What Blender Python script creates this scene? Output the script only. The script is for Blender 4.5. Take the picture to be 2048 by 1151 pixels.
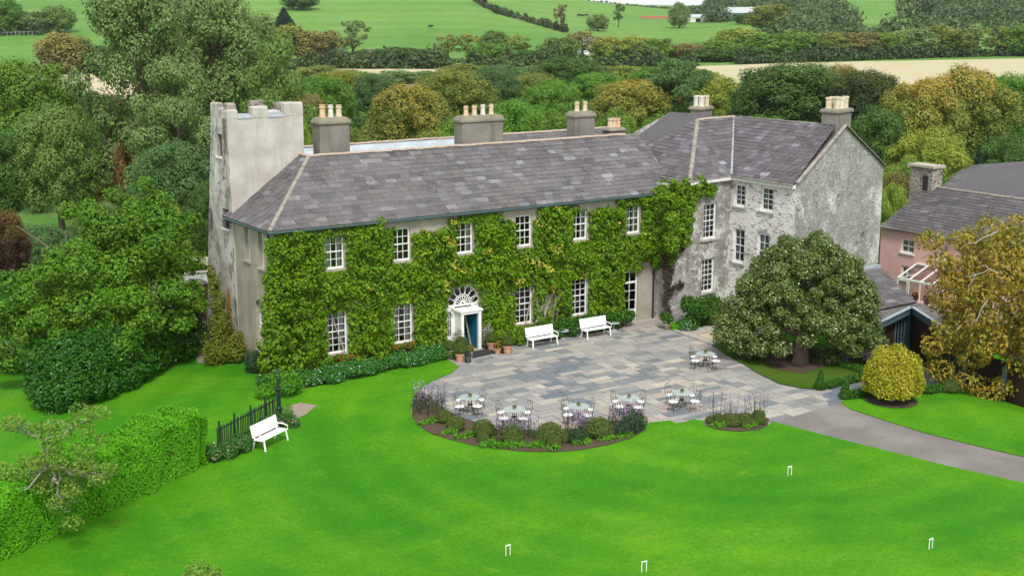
import bpy, bmesh, math, random
import numpy as np
from mathutils import Vector, Matrix
from mathutils.geometry import delaunay_2d_cdt

# ------------------------------------------------------------------ scene, camera, sky, sun, exposure
for o in list(bpy.data.objects): bpy.data.objects.remove(o)
scene = bpy.context.scene
COL = scene.collection
CAM = (-23.9239, -56.1635, 17.349); YAW = .5852; PITCH = .2120; FPX = 2637.4
cam = bpy.data.cameras.new('camera'); cam_o = bpy.data.objects.new('camera', cam); COL.objects.link(cam_o)
cam_o.location = CAM; cam_o.rotation_euler = (math.pi/2-PITCH, 0, -YAW)
cam.sensor_width = 36; cam.lens = FPX*36/2048; cam.clip_start = .5; cam.clip_end = 9000
scene.camera = cam_o

SUN_EL, SUN_AZ = 52, 205          # azimuth clockwise from +Y, where the sun stands
world = bpy.data.worlds.new('World'); scene.world = world; world.use_nodes = True
nt = world.node_tree; bg = nt.nodes['Background']
sky = nt.nodes.new('ShaderNodeTexSky'); sky.sky_type = 'NISHITA'; sky.sun_disc = False
sky.sun_elevation = math.radians(SUN_EL); sky.sun_rotation = math.radians(SUN_AZ)
sky.air_density = 1.0; sky.dust_density = 1.0; sky.ozone_density = 1
hsv = nt.nodes.new('ShaderNodeHueSaturation'); hsv.inputs['Saturation'].default_value = .22   # overcast: nearly white
cloud = nt.nodes.new('ShaderNodeMix'); cloud.data_type = 'RGBA'; cloud.inputs[0].default_value = .55      # even cloud deck over the whole sky
cloud.inputs[7].default_value = (6.6, 6.8, 7.0, 1)
nt.links.new(sky.outputs[0], hsv.inputs['Color']); nt.links.new(hsv.outputs[0], cloud.inputs[6]); nt.links.new(cloud.outputs[2], bg.inputs[0])
bg.inputs[1].default_value = .085
sun = bpy.data.lights.new('sun', 'SUN'); sun.energy = 1.5; sun.angle = math.radians(12); sun.color = (1, .965, .91)
sun_o = bpy.data.objects.new('sun', sun); COL.objects.link(sun_o)
_e, _a = math.radians(SUN_EL), math.radians(SUN_AZ)
sd = Vector((math.sin(_a)*math.cos(_e), math.cos(_a)*math.cos(_e), math.sin(_e)))
sun_o.rotation_euler = sd.to_track_quat('Z', 'Y').to_euler(); sun_o.location = sd*100
scene.view_settings.view_transform = 'Standard'; scene.view_settings.look = 'None'
scene.view_settings.exposure = 1.22; scene.view_settings.gamma = 1
scene.render.engine = 'CYCLES'
scene.cycles.max_bounces = 6; scene.cycles.transparent_max_bounces = 12

# ------------------------------------------------------------------ measuring helpers
FW = np.array([math.sin(YAW)*math.cos(PITCH), math.cos(YAW)*math.cos(PITCH), -math.sin(PITCH)])
RT = np.array([math.cos(YAW), -math.sin(YAW), 0.]); UP = np.cross(RT, FW); EYE = np.array(CAM)
def ray(px, py): return FW+RT*(px-1024)/FPX+UP*(575.5-py)/FPX
def atz(px, py, z): r = ray(px, py); return EYE+r*(z-EYE[2])/r[2]
def aty(px, py, y): r = ray(px, py); return EYE+r*(y-EYE[1])/r[1]
def atx(px, py, x): r = ray(px, py); return EYE+r*(x-EYE[0])/r[0]
def atd(px, py, d): return EYE+ray(px, py)*d
def S(t):
    t = min(1., max(0., t)); return t*t*(3-2*t)
def T(x, y):
    """height of the ground"""
    dx, dy = x-CAM[0], y-CAM[1]
    d = dx*math.sin(YAW)+dy*math.cos(YAW); t = dx*math.cos(YAW)-dy*math.sin(YAW)
    z = -1.25*S((x-23)/8)*max(S((-5-y)/5), S((x-34)/4))*S((160-d)/60)
    if d > 400:
        a = t/d*2640+1024
        pts = [(-3000, 42), (0, 42), (900, 36), (1120, 25), (1190, 18.6), (1290, 14.9), (1345, 13.6), (1480, 16), (1700, 27), (2048, 30), (5000, 32)]
        h = 30
        for (a0, h0), (a1, h1) in zip(pts, pts[1:]):
            if a0 <= a <= a1: h = h0+(h1-h0)*S((a-a0)/(a1-a0)); break
        z += h*S((d-400)/620)*(.75+.25*S((d-400)/300))
    return z
def gp(px, py):
    z = 0.; p = EYE
    for _ in range(12 if py > 150 else 0):
        p = atz(px, py, z); z = .5*z+.5*T(p[0], p[1])
    if py > 150: return atz(px, py, T(p[0], p[1]))
    r = ray(px, py); a = t = 250.
    while t < 1060:
        q = EYE+r*t
        if q[2] < T(q[0], q[1]): break
        a = t; t += 8.
    b = t
    for _ in range(14):
        t = (a+b)/2; q = EYE+r*t
        if q[2] < T(q[0], q[1]): b = t
        else: a = t
    q = EYE+r*b; q[2] = T(q[0], q[1]); return q
def onwall(px, py, p0, p1):
    """pixel -> (distance along wall p0-p1, height)"""
    p0 = np.array(p0[:2]); p1 = np.array(p1[:2]); e = (p1-p0)/np.linalg.norm(p1-p0); n = np.array([e[1], -e[0]])
    r = ray(px, py); t = ((p0-EYE[:2])@n)/(r[:2]@n); q = EYE+r*t
    return float((q[:2]-p0)@e), float(q[2])

# ------------------------------------------------------------------ mesh helpers
class MB:
    def __init__(s): s.v = []; s.f = []
    def add(s, vs, fs):
        b = len(s.v); s.v += [tuple(map(float, p)) for p in vs]; s.f += [tuple(b+i for i in f) for f in fs]; return s
    def poly(s, pts): return s.add(pts, [tuple(range(len(pts)))])
    def box(s, x0, y0, z0, x1, y1, z1):
        return s.add([(x0,y0,z0),(x1,y0,z0),(x1,y1,z0),(x0,y1,z0),(x0,y0,z1),(x1,y0,z1),(x1,y1,z1),(x0,y1,z1)],
                     [(0,3,2,1),(4,5,6,7),(0,1,5,4),(1,2,6,5),(2,3,7,6),(3,0,4,7)])
    def obox(s, o, a, b, c):
        o, a, b, c = [np.array(q, float) for q in (o, a, b, c)]
        return s.add([o, o+a, o+a+b, o+b, o+c, o+a+c, o+a+b+c, o+b+c],
                     [(0,3,2,1),(4,5,6,7),(0,1,5,4),(1,2,6,5),(2,3,7,6),(3,0,4,7)])
    def bar(s, p, q, w, h=None):
        p, q = Vector(p), Vector(q); d = (q-p); L = d.length; d.normalize(); h = h or w
        a = d.cross(Vector((0,0,1)));
        if a.length < 1e-3: a = Vector((1,0,0))
        a.normalize(); b = a.cross(d)
        return s.obox(p-a*w/2-b*h/2, d*L, a*w, b*h)
    def tube(s, pts, radii, n=8, cap=True):
        pts = [Vector(p) for p in pts]
        if not hasattr(radii, '__len__'): radii = [radii]*len(pts)
        base = len(s.v); ref = Vector((.31,.17,.93))
        for i, p in enumerate(pts):
            d = (pts[min(i+1,len(pts)-1)]-pts[max(i-1,0)]).normalized()
            a = d.cross(ref)
            if a.length < .1: a = d.cross(Vector((1,0,0)))
            a.normalize(); b = d.cross(a)
            for k in range(n):
                t = 2*math.pi*k/n; s.v.append(tuple(p+(a*math.cos(t)+b*math.sin(t))*radii[i]))
        for i in range(len(pts)-1):
            for k in range(n):
                s.f.append((base+i*n+k, base+i*n+(k+1)%n, base+(i+1)*n+(k+1)%n, base+(i+1)*n+k))
        if cap:
            s.f.append(tuple(base+k for k in range(n))[::-1]); s.f.append(tuple(base+(len(pts)-1)*n+k for k in range(n)))
        return s
    def lathe(s, prof, o=(0,0,0), n=16, square=False):
        base = len(s.v)
        for r, z in prof:
            for k in range(n):
                t = 2*math.pi*(k+.5)/n; s.v.append((o[0]+r*math.cos(t), o[1]+r*math.sin(t), o[2]+z))
        for i in range(len(prof)-1):
            for k in range(n):
                s.f.append((base+i*n+k, base+i*n+(k+1)%n, base+(i+1)*n+(k+1)%n, base+(i+1)*n+k))
        s.f.append(tuple(base+k for k in range(n))[::-1]); s.f.append(tuple(base+(len(prof)-1)*n+k for k in range(n)))
        return s
    def prism(s, poly, z0, z1):
        n = len(poly); b = len(s.v)
        s.v += [(float(p[0]), float(p[1]), float(z0)) for p in poly]+[(float(p[0]), float(p[1]), float(z1)) for p in poly]
        s.f.append(tuple(b+i for i in range(n))[::-1]); s.f.append(tuple(b+n+i for i in range(n)))
        for i in range(n): s.f.append((b+i, b+(i+1)%n, b+n+(i+1)%n, b+n+i))
        return s
    def mesh(s, name, m=None, smooth=False):
        me = bpy.data.meshes.new(name); me.from_pydata(s.v, [], s.f)
        if m: me.materials.append(m)
        if smooth: me.polygons.foreach_set('use_smooth', [True]*len(me.polygons))
        me.update(); return me

def link(name, me, parent=None, loc=None):
    o = bpy.data.objects.new(name, me); COL.objects.link(o)
    if parent is not None: o.parent = parent
    if loc is not None: o.location = loc
    return o
def wpos(o):
    p = Vector(o.location)
    while o.parent: o = o.parent; p += o.location
    return p
def obj(name, mb, m, parent=None, world=False, smooth=False, bevel=0):
    """one mesh object; world=True: the shape is in world coordinates although it has a parent"""
    o = link(name, mb.mesh(name, m, smooth), parent)
    if world and parent is not None: o.location = -wpos(parent)
    if bevel:
        b = o.modifiers.new('bevel', 'BEVEL'); b.width = bevel; b.segments = 1; b.limit_method = 'ANGLE'
    return o
def tag(o, label=None, cat=None, group=None, kind=None):
    if label: o['label'] = label
    if cat: o['category'] = cat
    if group: o['group'] = group
    if kind: o['kind'] = kind
    return o
def thing(name, label, cat, loc=(0,0,0), rz=0, group=None):
    o = bpy.data.objects.new(name, None); COL.objects.link(o); o.location = tuple(map(float, loc)); o.rotation_euler = (0,0,rz)
    o.empty_display_size = .3
    return tag(o, label, cat, group)
def copy_tree(o, parent=None):
    c = o.copy(); COL.objects.link(c); c.parent = parent
    for ch in list(o.children): copy_tree(ch, c)
    return c

# ------------------------------------------------------------------ materials
M = {}
def nodes(name):
    m = bpy.data.materials.new(name); m.use_nodes = True; t = m.node_tree; M[name] = m
    return m, t, t.nodes, t.links, t.nodes['Principled BSDF']
def mixc(t, fac, a, b, mode='MIX'):
    n = t.nodes.new('ShaderNodeMix'); n.data_type = 'RGBA'; n.blend_type = mode
    for s, v in ((0, fac), (6, a), (7, b)):
        if isinstance(v, (int, float)): n.inputs[s].default_value = v
        elif isinstance(v, tuple): n.inputs[s].default_value = v if len(v) == 4 else v+(1,)
        else: t.links.new(v, n.inputs[s])
    return n.outputs[2]
def noise(t, scale, detail=4, rough=.6, coord=None, scl=None, dist=0):
    if coord is None:
        g = t.nodes.new('ShaderNodeNewGeometry'); coord = g.outputs['Position']
    if scl:
        mp = t.nodes.new('ShaderNodeMapping'); mp.inputs['Scale'].default_value = scl
        t.links.new(coord, mp.inputs[0]); coord = mp.outputs[0]
    n = t.nodes.new('ShaderNodeTexNoise'); n.inputs['Scale'].default_value = scale
    n.inputs['Detail'].default_value = detail; n.inputs['Roughness'].default_value = rough; n.inputs['Distortion'].default_value = dist
    t.links.new(coord, n.inputs['Vector']); return n.outputs[0]
def ramp(t, fac, lo, hi):
    n = t.nodes.new('ShaderNodeMapRange'); n.inputs[1].default_value = lo; n.inputs[2].default_value = hi
    n.interpolation_type = 'SMOOTHSTEP'; t.links.new(fac, n.inputs[0]); return n.outputs[0]
def bump(t, h, strength, dist, bs):
    n = t.nodes.new('ShaderNodeBump'); n.inputs['Strength'].default_value = strength; n.inputs['Distance'].default_value = dist
    t.links.new(h, n.inputs['Height']); t.links.new(n.outputs[0], bs.inputs['Normal'])
def simple(name, c, rough=.6, var=.12, vs=6., spec=.35, metal=0, bmp=0, c2=None):
    m, t, n, l, b = nodes(name)
    nz = noise(t, vs)
    c2 = c2 or tuple(x*(1-var*2) for x in c)
    l.new(mixc(t, ramp(t, nz, .35, .7), c, c2), b.inputs['Base Color'])
    b.inputs['Roughness'].default_value = rough; b.inputs['Specular IOR Level'].default_value = spec; b.inputs['Metallic'].default_value = metal
    if bmp: bump(t, nz, .6, bmp, b)
    return m
def tinted(name, stops, rough=.7, spec=.3, lichen=None, bmp=.004):
    """colour picked by the 'tint' attribute of each piece, with wear on top"""
    m, t, n, l, b = nodes(name)
    a = n.new('ShaderNodeAttribute'); a.attribute_name = 'tint'
    sp = n.new('ShaderNodeSeparateColor'); l.new(a.outputs['Color'], sp.inputs[0])
    cr = n.new('ShaderNodeValToRGB'); els = cr.color_ramp.elements
    while len(els) < len(stops): els.new(.5)
    for e, (p, c) in zip(els, stops): e.position = p; e.color = c+(1,)
    l.new(sp.outputs[0], cr.inputs[0])
    c = cr.outputs[0]
    nz = noise(t, 9, 5)
    c = mixc(t, ramp(t, nz, .3, .75), c, (.72,.72,.72), 'MULTIPLY')
    for (lc, sc, lo, hi, amt) in (lichen or []):
        f = ramp(t, noise(t, sc, 6, .65), lo, hi)
        mu = n.new('ShaderNodeMath'); mu.operation = 'MULTIPLY'; mu.inputs[1].default_value = amt; l.new(f, mu.inputs[0])
        c = mixc(t, mu.outputs[0], c, lc)
    l.new(c, b.inputs['Base Color']); b.inputs['Roughness'].default_value = rough; b.inputs['Specular IOR Level'].default_value = spec
    bump(t, noise(t, 30, 4), .5, bmp, b)
    return m
def leafmat(name, c1, c2, c3=None, transl=.3, thr=(.42,.85), rough=.55, objc=False):
    """leaves: tint.r random per leaf, tint.g random per clump, tint.b height in the crown"""
    m, t, n, l, b = nodes(name)
    a = n.new('ShaderNodeAttribute'); a.attribute_name = 'tint'
    sp = n.new('ShaderNodeSeparateColor'); l.new(a.outputs['Color'], sp.inputs[0])
    if objc:
        oi = n.new('ShaderNodeObjectInfo')
        hs = n.new('ShaderNodeHueSaturation'); hs.inputs['Value'].default_value = 1.8; hs.inputs['Saturation'].default_value = 1.0; hs.inputs['Hue'].default_value = .493
        l.new(oi.outputs['Color'], hs.inputs['Color'])
        lo = mixc(t, 1., oi.outputs['Color'], (.6,.64,.62), 'MULTIPLY'); hi = hs.outputs[0]
    else: lo, hi = c1, c2
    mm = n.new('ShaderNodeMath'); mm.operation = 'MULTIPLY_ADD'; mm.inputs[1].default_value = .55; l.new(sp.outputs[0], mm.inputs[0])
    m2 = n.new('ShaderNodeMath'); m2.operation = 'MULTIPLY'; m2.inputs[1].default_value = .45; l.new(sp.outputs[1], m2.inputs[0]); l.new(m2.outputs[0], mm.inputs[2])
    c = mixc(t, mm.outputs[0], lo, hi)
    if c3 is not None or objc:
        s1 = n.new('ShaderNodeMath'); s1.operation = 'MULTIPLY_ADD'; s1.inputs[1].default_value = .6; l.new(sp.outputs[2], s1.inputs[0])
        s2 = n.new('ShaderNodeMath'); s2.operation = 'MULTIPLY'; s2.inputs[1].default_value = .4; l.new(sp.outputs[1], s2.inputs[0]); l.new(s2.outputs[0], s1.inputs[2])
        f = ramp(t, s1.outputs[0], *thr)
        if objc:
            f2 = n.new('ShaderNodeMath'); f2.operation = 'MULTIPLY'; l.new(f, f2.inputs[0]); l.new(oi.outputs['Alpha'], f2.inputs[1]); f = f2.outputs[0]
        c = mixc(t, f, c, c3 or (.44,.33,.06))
    l.new(c, b.inputs['Base Color']); b.inputs['Roughness'].default_value = rough; b.inputs['Specular IOR Level'].default_value = .25
    tr = n.new('ShaderNodeBsdfTranslucent'); l.new(c, tr.inputs[0])
    mx = n.new('ShaderNodeMixShader'); mx.inputs[0].default_value = transl
    l.new(b.outputs[0], mx.inputs[1]); l.new(tr.outputs[0], mx.inputs[2]); l.new(mx.outputs[0], n['Material Output'].inputs[0])
    return m

# walls
def wallmat(name, base, pale, stain, patches=(), course=0, bmp=.02, streak=.4, scale=1.):
    m, t, n, l, b = nodes(name)
    c = mixc(t, ramp(t, noise(t, .9*scale, 5), .35, .68), base, pale)
    for (pc, sc, lo, hi, scl) in patches:
        c = mixc(t, ramp(t, noise(t, sc, 6, .7, scl=scl), lo, hi), c, pc)
    f = ramp(t, noise(t, 1.3, 6, .7, scl=(1.6,1.6,.22)), .52, .75)
    mu = n.new('ShaderNodeMath'); mu.operation = 'MULTIPLY'; mu.inputs[1].default_value = streak; l.new(f, mu.inputs[0])
    c = mixc(t, mu.outputs[0], c, stain)
    fine = noise(t, 26, 5, .75)
    c = mixc(t, ramp(t, fine, .3, .75), mixc(t, 1., c, (.76,.76,.76), 'MULTIPLY'), c)
    l.new(c, b.inputs['Base Color']); b.inputs['Roughness'].default_value = .9; b.inputs['Specular IOR Level'].default_value = .15
    h = noise(t, 7, 7, .75)
    if course:
        h = mixc(t, .55, h, noise(t, 3.2, 3, .6, scl=(1, 1, 3.0)))
    bump(t, h, .8, bmp, b)
    return m
wallmat('render_house', (.36,.32,.26), (.46,.42,.35), (.17,.15,.12), streak=.55, bmp=.01)
wallmat('render_tower', (.47,.435,.385), (.60,.57,.52), (.30,.26,.21), patches=[((.36,.32,.27), .5, .6, .75, (1,1,.4))], streak=.45, bmp=.012)
wallmat('tower_old', (.46,.43,.38), (.66,.64,.60), (.09,.08,.07), patches=[((.30,.28,.25), 1.6, .5, .58, (1,1,.6)), ((.50,.27,.07), .55, .57, .62, (1.6,1.6,.3)), ((.16,.145,.125), .9, .57, .63, (1,1,.45)), ((.10,.09,.08), 2.4, .60, .66, None)], streak=.7, bmp=.05)
wallmat('wing_render', (.25,.235,.215), (.40,.385,.36), (.11,.10,.09), patches=[((.70,.685,.65), .42, .50, .56, (1,1,.7)), ((.62,.60,.57), 2.6, .55, .60, (1,1,1.6)), ((.22,.20,.18), 4.5, .56, .61, (1,1,2.4)), ((.075,.06,.045), .7, .60, .66, (1,1,.35))], course=1, bmp=.07, streak=.55)
wallmat('wing_stone', (.78,.76,.71), (.84,.825,.79), (.24,.225,.20), patches=[((.30,.265,.225), 3.0, .55, .59, (1,1,3.2)), ((.18,.16,.14), 6.5, .60, .64, (1,1,3)), ((.40,.22,.165), 1.6, .62, .67, (1,1,3)), ((.34,.33,.32), .38, .56, .62, None)], course=1, bmp=.08, streak=.3)
wallmat('wing_gable', (.30,.29,.27), (.42,.41,.385), (.13,.12,.11), patches=[((.68,.67,.645), .36, .50, .60, (1,1,.9)), ((.52,.51,.49), 2.6, .55, .60, (1,1,1.5)), ((.17,.16,.145), 6, .54, .60, (1,1,2.0)), ((.11,.10,.09), 1.1, .60, .68, None), ((.44,.29,.22), .6, .66, .72, None)], course=1, bmp=.09, streak=.25)
wallmat('pink_render', (.78,.45,.44), (.82,.52,.50), (.52,.31,.28), streak=.3, bmp=.006)
wallmat('chimney_render', (.20,.185,.165), (.27,.25,.22), (.10,.09,.08), streak=.6, bmp=.01)
wallmat('chimney_cap', (.22,.20,.165), (.30,.27,.20), (.10,.09,.07), bmp=.02)
wallmat('rubble', (.26,.235,.20), (.42,.39,.34), (.12,.10,.085), patches=[((.09,.08,.065), 3.4, .52, .57, (1,1,3)), ((.50,.47,.42), 4.5, .58, .63, (1,1,2.5))], course=1, bmp=.07)
simple('white_paint', (.80,.80,.78), .45, .05, 4); simple('white_bench', (.84,.84,.83), .4, .03, 3)
simple('green_gutter', (.055,.10,.095), .45); simple('dark_iron', (.022,.023,.026), .5); simple('black_post', (.02,.028,.032), .45)
simple('lead_valley', (.34,.36,.37), .6, .2, 4); simple('lead', (.33,.385,.415), .55, .1, 1.5, c2=(.44,.50,.53)); simple('lead_dark', (.34,.37,.40), .5, .15, 3)
simple('ridge_clay', (.40,.27,.19), .85, .2, 5, c2=(.40,.37,.32)); simple('hip_cement', (.30,.27,.225), .9, .2, 3, c2=(.19,.175,.155), bmp=.01)
simple('pot_cream', (.64,.54,.38), .8, .1, 6, c2=(.48,.38,.25)); simple('pot_orange', (.56,.35,.20), .8, .1, 6, c2=(.62,.52,.38)); simple('pot_white', (.66,.63,.55), .7, .1, 6)
simple('terracotta', (.50,.235,.13), .85, .12, 8, c2=(.52,.32,.22)); simple('blue_door', (.010,.105,.175), .35, .05); simple('blue_trim', (.085,.15,.185), .5, .12, 4)
simple('curtain', (.66,.64,.58), .9, .06); simple('interior', (.03,.028,.025), .9)
simple('clad', (.040,.019,.014), .7, .2, 8); simple('soil', (.055,.036,.024), .95, .25, 12, bmp=.03, c2=(.10,.07,.045))
simple('bark', (.16,.12,.085), .9, .2, 6, c2=(.09,.07,.05), bmp=.02); simple('bark_pale', (.33,.31,.26), .9, .2, 8, c2=(.27,.25,.21)); simple('bark_orange', (.36,.19,.10), .9, .2, 6)
simple('slab_edge', (.36,.32,.26), .9, .15, 5); simple('sand', (.48,.38,.25), .95, .15, 6, bmp=.03, c2=(.40,.33,.24)); simple('table_top', (.34,.40,.38), .45, .08, 6)
simple('grey_wood', (.24,.22,.19), .85, .15, 8); simple('mat_black', (.035,.036,.038), .95, .15, 30); simple('concrete', (.40,.37,.32), .9, .15, 4)
simple('flat_roof', (.10,.095,.09), .9, .2, 3, c2=(.16,.15,.14)); simple('edge_blue', (.30,.37,.41), .5, .1); simple('roof_white', (.70,.73,.75), .4, .08); simple('gatewhite', (.55,.56,.56), .6)
simple('brick_red', (.26,.10,.075), .9, .15, 9); simple('barn_metal', (.45,.49,.50), .5, .1, 2); simple('barn_teal', (.12,.28,.30), .6); simple('stone_step', (.34,.31,.26), .9, .15, 6)
simple('red_toy', (.6,.05,.03), .4); simple('white_wall', (.75,.74,.71), .8); simple('cow_black', (.02,.018,.016), .8); simple('feed_red', (.45,.16,.10), .8); simple('brass', (.35,.24,.10), .4, metal=.6); simple('pole_wood', (.30,.27,.23), .9); simple('candle', (.75,.70,.58), .6); simple('underlay', (.10,.095,.10), .9)
simple('tabletop_pot', (.30,.22,.13), .8)
def glassmat(name, col=(.9,.95,.95), mixf=.12):
    m, t, n, l, b = nodes(name)
    tr = n.new('ShaderNodeBsdfTransparent'); tr.inputs[0].default_value = col+(1,)
    gl = n.new('ShaderNodeBsdfGlossy'); gl.inputs['Roughness'].default_value = .06
    mx = n.new('ShaderNodeMixShader'); fr = n.new('ShaderNodeFresnel'); fr.inputs[0].default_value = 1.55
    ad = n.new('ShaderNodeMath'); ad.operation = 'ADD'; ad.inputs[1].default_value = mixf; l.new(fr.outputs[0], ad.inputs[0]); l.new(ad.outputs[0], mx.inputs[0])
    l.new(tr.outputs[0], mx.inputs[1]); l.new(gl.outputs[0], mx.inputs[2]); l.new(mx.outputs[0], n['Material Output'].inputs[0])
glassmat('glass', (.72,.76,.76), .03); glassmat('glass_clear', (.93,.96,.96), .03)
tinted('slate', [(0,(.070,.064,.068)),(.3,(.098,.091,.096)),(.62,(.135,.130,.140)),(.85,(.185,.183,.198)),(1,(.27,.275,.295))], .62, .4,
       lichen=[((.125,.112,.105), .9, .38, .62, .7), ((.34,.33,.29), 6.5, .60, .70, .65), ((.055,.05,.048), .5, .52, .72, .45), ((.20,.19,.16), 2.4, .58, .7, .5)])
tinted('slate_wing', [(0,(.075,.066,.070)),(.5,(.115,.104,.112)),(.85,(.18,.175,.19)),(1,(.31,.31,.33))], .6, .4,
       lichen=[((.34,.34,.36), .8, .58, .75, .5), ((.40,.39,.34), 4.5, .66, .74, .55), ((.055,.047,.045), .9, .53, .75, .45)])
tinted('slate_far', [(0,(.07,.064,.066)),(.5,(.10,.092,.094)),(.9,(.15,.142,.145)),(1,(.21,.20,.20))], .7, .3,
       lichen=[((.24,.225,.20), 1.3, .52, .75, .55), ((.30,.29,.25), 6, .64, .72, .5)])
tinted('flag', [(0,(.135,.165,.19)),(.22,(.20,.21,.212)),(.45,(.29,.285,.27)),(.68,(.37,.35,.31)),(.84,(.43,.40,.34)),(.93,(.49,.45,.37)),(1,(.35,.265,.24))], .75, .3,
       lichen=[((.36,.345,.315), 2.2, .5, .78, .4), ((.14,.135,.12), .35, .56, .78, .38), ((.30,.29,.25), 11, .6, .75, .35)])
m, t, n, l, b = nodes('mortar')
l.new(mixc(t, ramp(t, noise(t, .5, 4), .42, .62), (.20,.19,.16), (.50,.48,.43)), b.inputs['Base Color']); b.inputs['Roughness'].default_value = .95
# lawn
def grassmat(name, a, c, d, sc=1., bmp=.02):
    m, t, n, l, b = nodes(name)
    col = mixc(t, ramp(t, noise(t, .16*sc, 5, .6), .36, .66), a, c)
    col = mixc(t, ramp(t, noise(t, .5*sc, 5, .7, dist=.6), .53, .85), col, d)
    st = ramp(t, noise(t, .9*sc, 3, .5, scl=(.35,1.6,1)), .35, .7)
    mu = n.new('ShaderNodeMath'); mu.operation = 'MULTIPLY'; mu.inputs[1].default_value = .35; l.new(st, mu.inputs[0])
    col = mixc(t, mu.outputs[0], col, mixc(t, 1., col, (.72,.80,.7), 'MULTIPLY'))
    wv = n.new('ShaderNodeTexWave'); wv.wave_type = 'RINGS'; wv.rings_direction = 'Z'; wv.inputs['Scale'].default_value = .16*sc; wv.inputs['Distortion'].default_value = 2.5; wv.inputs['Detail'].default_value = 2; wv.inputs['Detail Scale'].default_value = .6
    gp_ = n.new('ShaderNodeNewGeometry'); mp_ = n.new('ShaderNodeMapping'); mp_.inputs['Location'].default_value = (-14,16,0); l.new(gp_.outputs['Position'], mp_.inputs[0]); l.new(mp_.outputs[0], wv.inputs[0])
    mw = n.new('ShaderNodeMath'); mw.operation = 'MULTIPLY'; mw.inputs[1].default_value = .5; l.new(wv.outputs['Fac'], mw.inputs[0])
    col = mixc(t, mw.outputs[0], col, mixc(t, 1., col, (1.35,1.18,1.4), 'MULTIPLY'))
    col = mixc(t, ramp(t, noise(t, 3.2*sc, 4, .7), .5, .72), col, mixc(t, 1., col, (1.22,1.05,1.2), 'MULTIPLY'))
    col = mixc(t, ramp(t, noise(t, 5.5*sc, 5, .75), .3, .7), mixc(t, 1., col, (.80,.86,.8), 'MULTIPLY'), mixc(t, 1., col, (1.18,1.10,1.15), 'MULTIPLY'))
    col = mixc(t, ramp(t, noise(t, .07*sc, 3, .5), .35, .65), mixc(t, 1., col, (.80,.90,.8), 'MULTIPLY'), col)
    fine = noise(t, 14*sc, 6, .8)
    col = mixc(t, ramp(t, fine, .25, .78), mixc(t, 1., col, (.62,.70,.6), 'MULTIPLY'), mixc(t, 1., col, (1.22,1.14,1.15), 'MULTIPLY'))
    l.new(col, b.inputs['Base Color']); b.inputs['Roughness'].default_value = .8; b.inputs['Specular IOR Level'].default_value = .12
    bump(t, noise(t, 40*sc, 4, .8), .7, bmp, b)
grassmat('lawn_grass', (.040,.210,.003), (.082,.270,.005), (.145,.29,.012))
grassmat('shade_grass', (.045,.105,.008), (.075,.135,.014), (.13,.14,.03))  # olive brown turf, with the courtyard tree's shade put into its colour
grassmat('pasture', (.11,.25,.04), (.15,.29,.055), (.20,.30,.075), .06, .2)
simple('stubble', (.46,.37,.25), .95, .1, .12, c2=(.44,.40,.24)); simple('stubble_green', (.40,.38,.20), .95, .1, .08, c2=(.46,.38,.26))
m, t, n, l, b = nodes('asphalt')
c = mixc(t, ramp(t, noise(t, .35, 5), .38, .68), (.17,.155,.14), (.24,.225,.205))
c = mixc(t, ramp(t, noise(t, 55, 3, .8), .3, .75), mixc(t, 1., c, (.66,.66,.66), 'MULTIPLY'), mixc(t, 1., c, (1.2,1.2,1.2), 'MULTIPLY'))
l.new(c, b.inputs['Base Color']); b.inputs['Roughness'].default_value = .95; bump(t, noise(t, 60, 3), .8, .015, b)
simple('gravel_path', (.30,.25,.20), .95, .2, 20, bmp=.02)
# leaves
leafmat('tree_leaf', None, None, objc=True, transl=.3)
leafmat('creeper_leaf', (.034,.115,.003), (.22,.40,.008), (.50,.48,.06), thr=(.80,1.0), transl=.3)
leafmat('laurel_leaf', (.014,.065,.005), (.05,.17,.012), transl=.15, rough=.4)
leafmat('evergreen_leaf', (.026,.10,.005), (.17,.34,.016), transl=.22)
leafmat('hedge_leaf', (.050,.24,.004), (.17,.52,.010), transl=.25)
leafmat('holly_leaf', (.09,.12,.010), (.66,.58,.03), transl=.2, rough=.4)
leafmat('box_leaf', (.045,.085,.014), (.15,.20,.038), transl=.2)
leafmat('box_bright', (.022,.085,.006), (.07,.19,.012), transl=.2)
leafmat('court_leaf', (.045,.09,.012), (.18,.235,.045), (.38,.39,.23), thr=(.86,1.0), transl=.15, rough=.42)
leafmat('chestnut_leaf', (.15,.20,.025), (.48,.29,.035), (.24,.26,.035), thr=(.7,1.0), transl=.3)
leafmat('lime_leaf', (.05,.20,.008), (.16,.38,.02), transl=.3)
leafmat('silver_leaf', (.20,.23,.17), (.42,.44,.37), transl=.2)
leafmat('yellow_shrub_leaf', (.05,.11,.008), (.26,.26,.02), transl=.25)
leafmat('dark_shrub_leaf', (.018,.05,.018), (.05,.10,.04), transl=.15)
leafmat('dead_leaf', (.030,.022,.014), (.085,.065,.04), transl=.05)
leafmat('apple_leaf', (.09,.20,.02), (.26,.38,.06), transl=.3)
leafmat('rust_leaf', (.07,.03,.012), (.17,.07,.03), transl=.2)
leafmat('geranium_leaf', (.035,.13,.012), (.10,.25,.02), (.62,.075,.02), thr=(.62,.7), transl=.2)
leafmat('flower_white', (.03,.14,.014), (.07,.23,.022), (.50,.55,.57), thr=(.72,.78), transl=.2)
leafmat('flower_purple', (.06,.10,.04), (.12,.16,.06), (.40,.28,.46), thr=(.55,.65), transl=.2)
leafmat('flower_pink', (.03,.11,.02), (.08,.2,.03), (.72,.42,.34), thr=(.84,.88), transl=.2)

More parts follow.
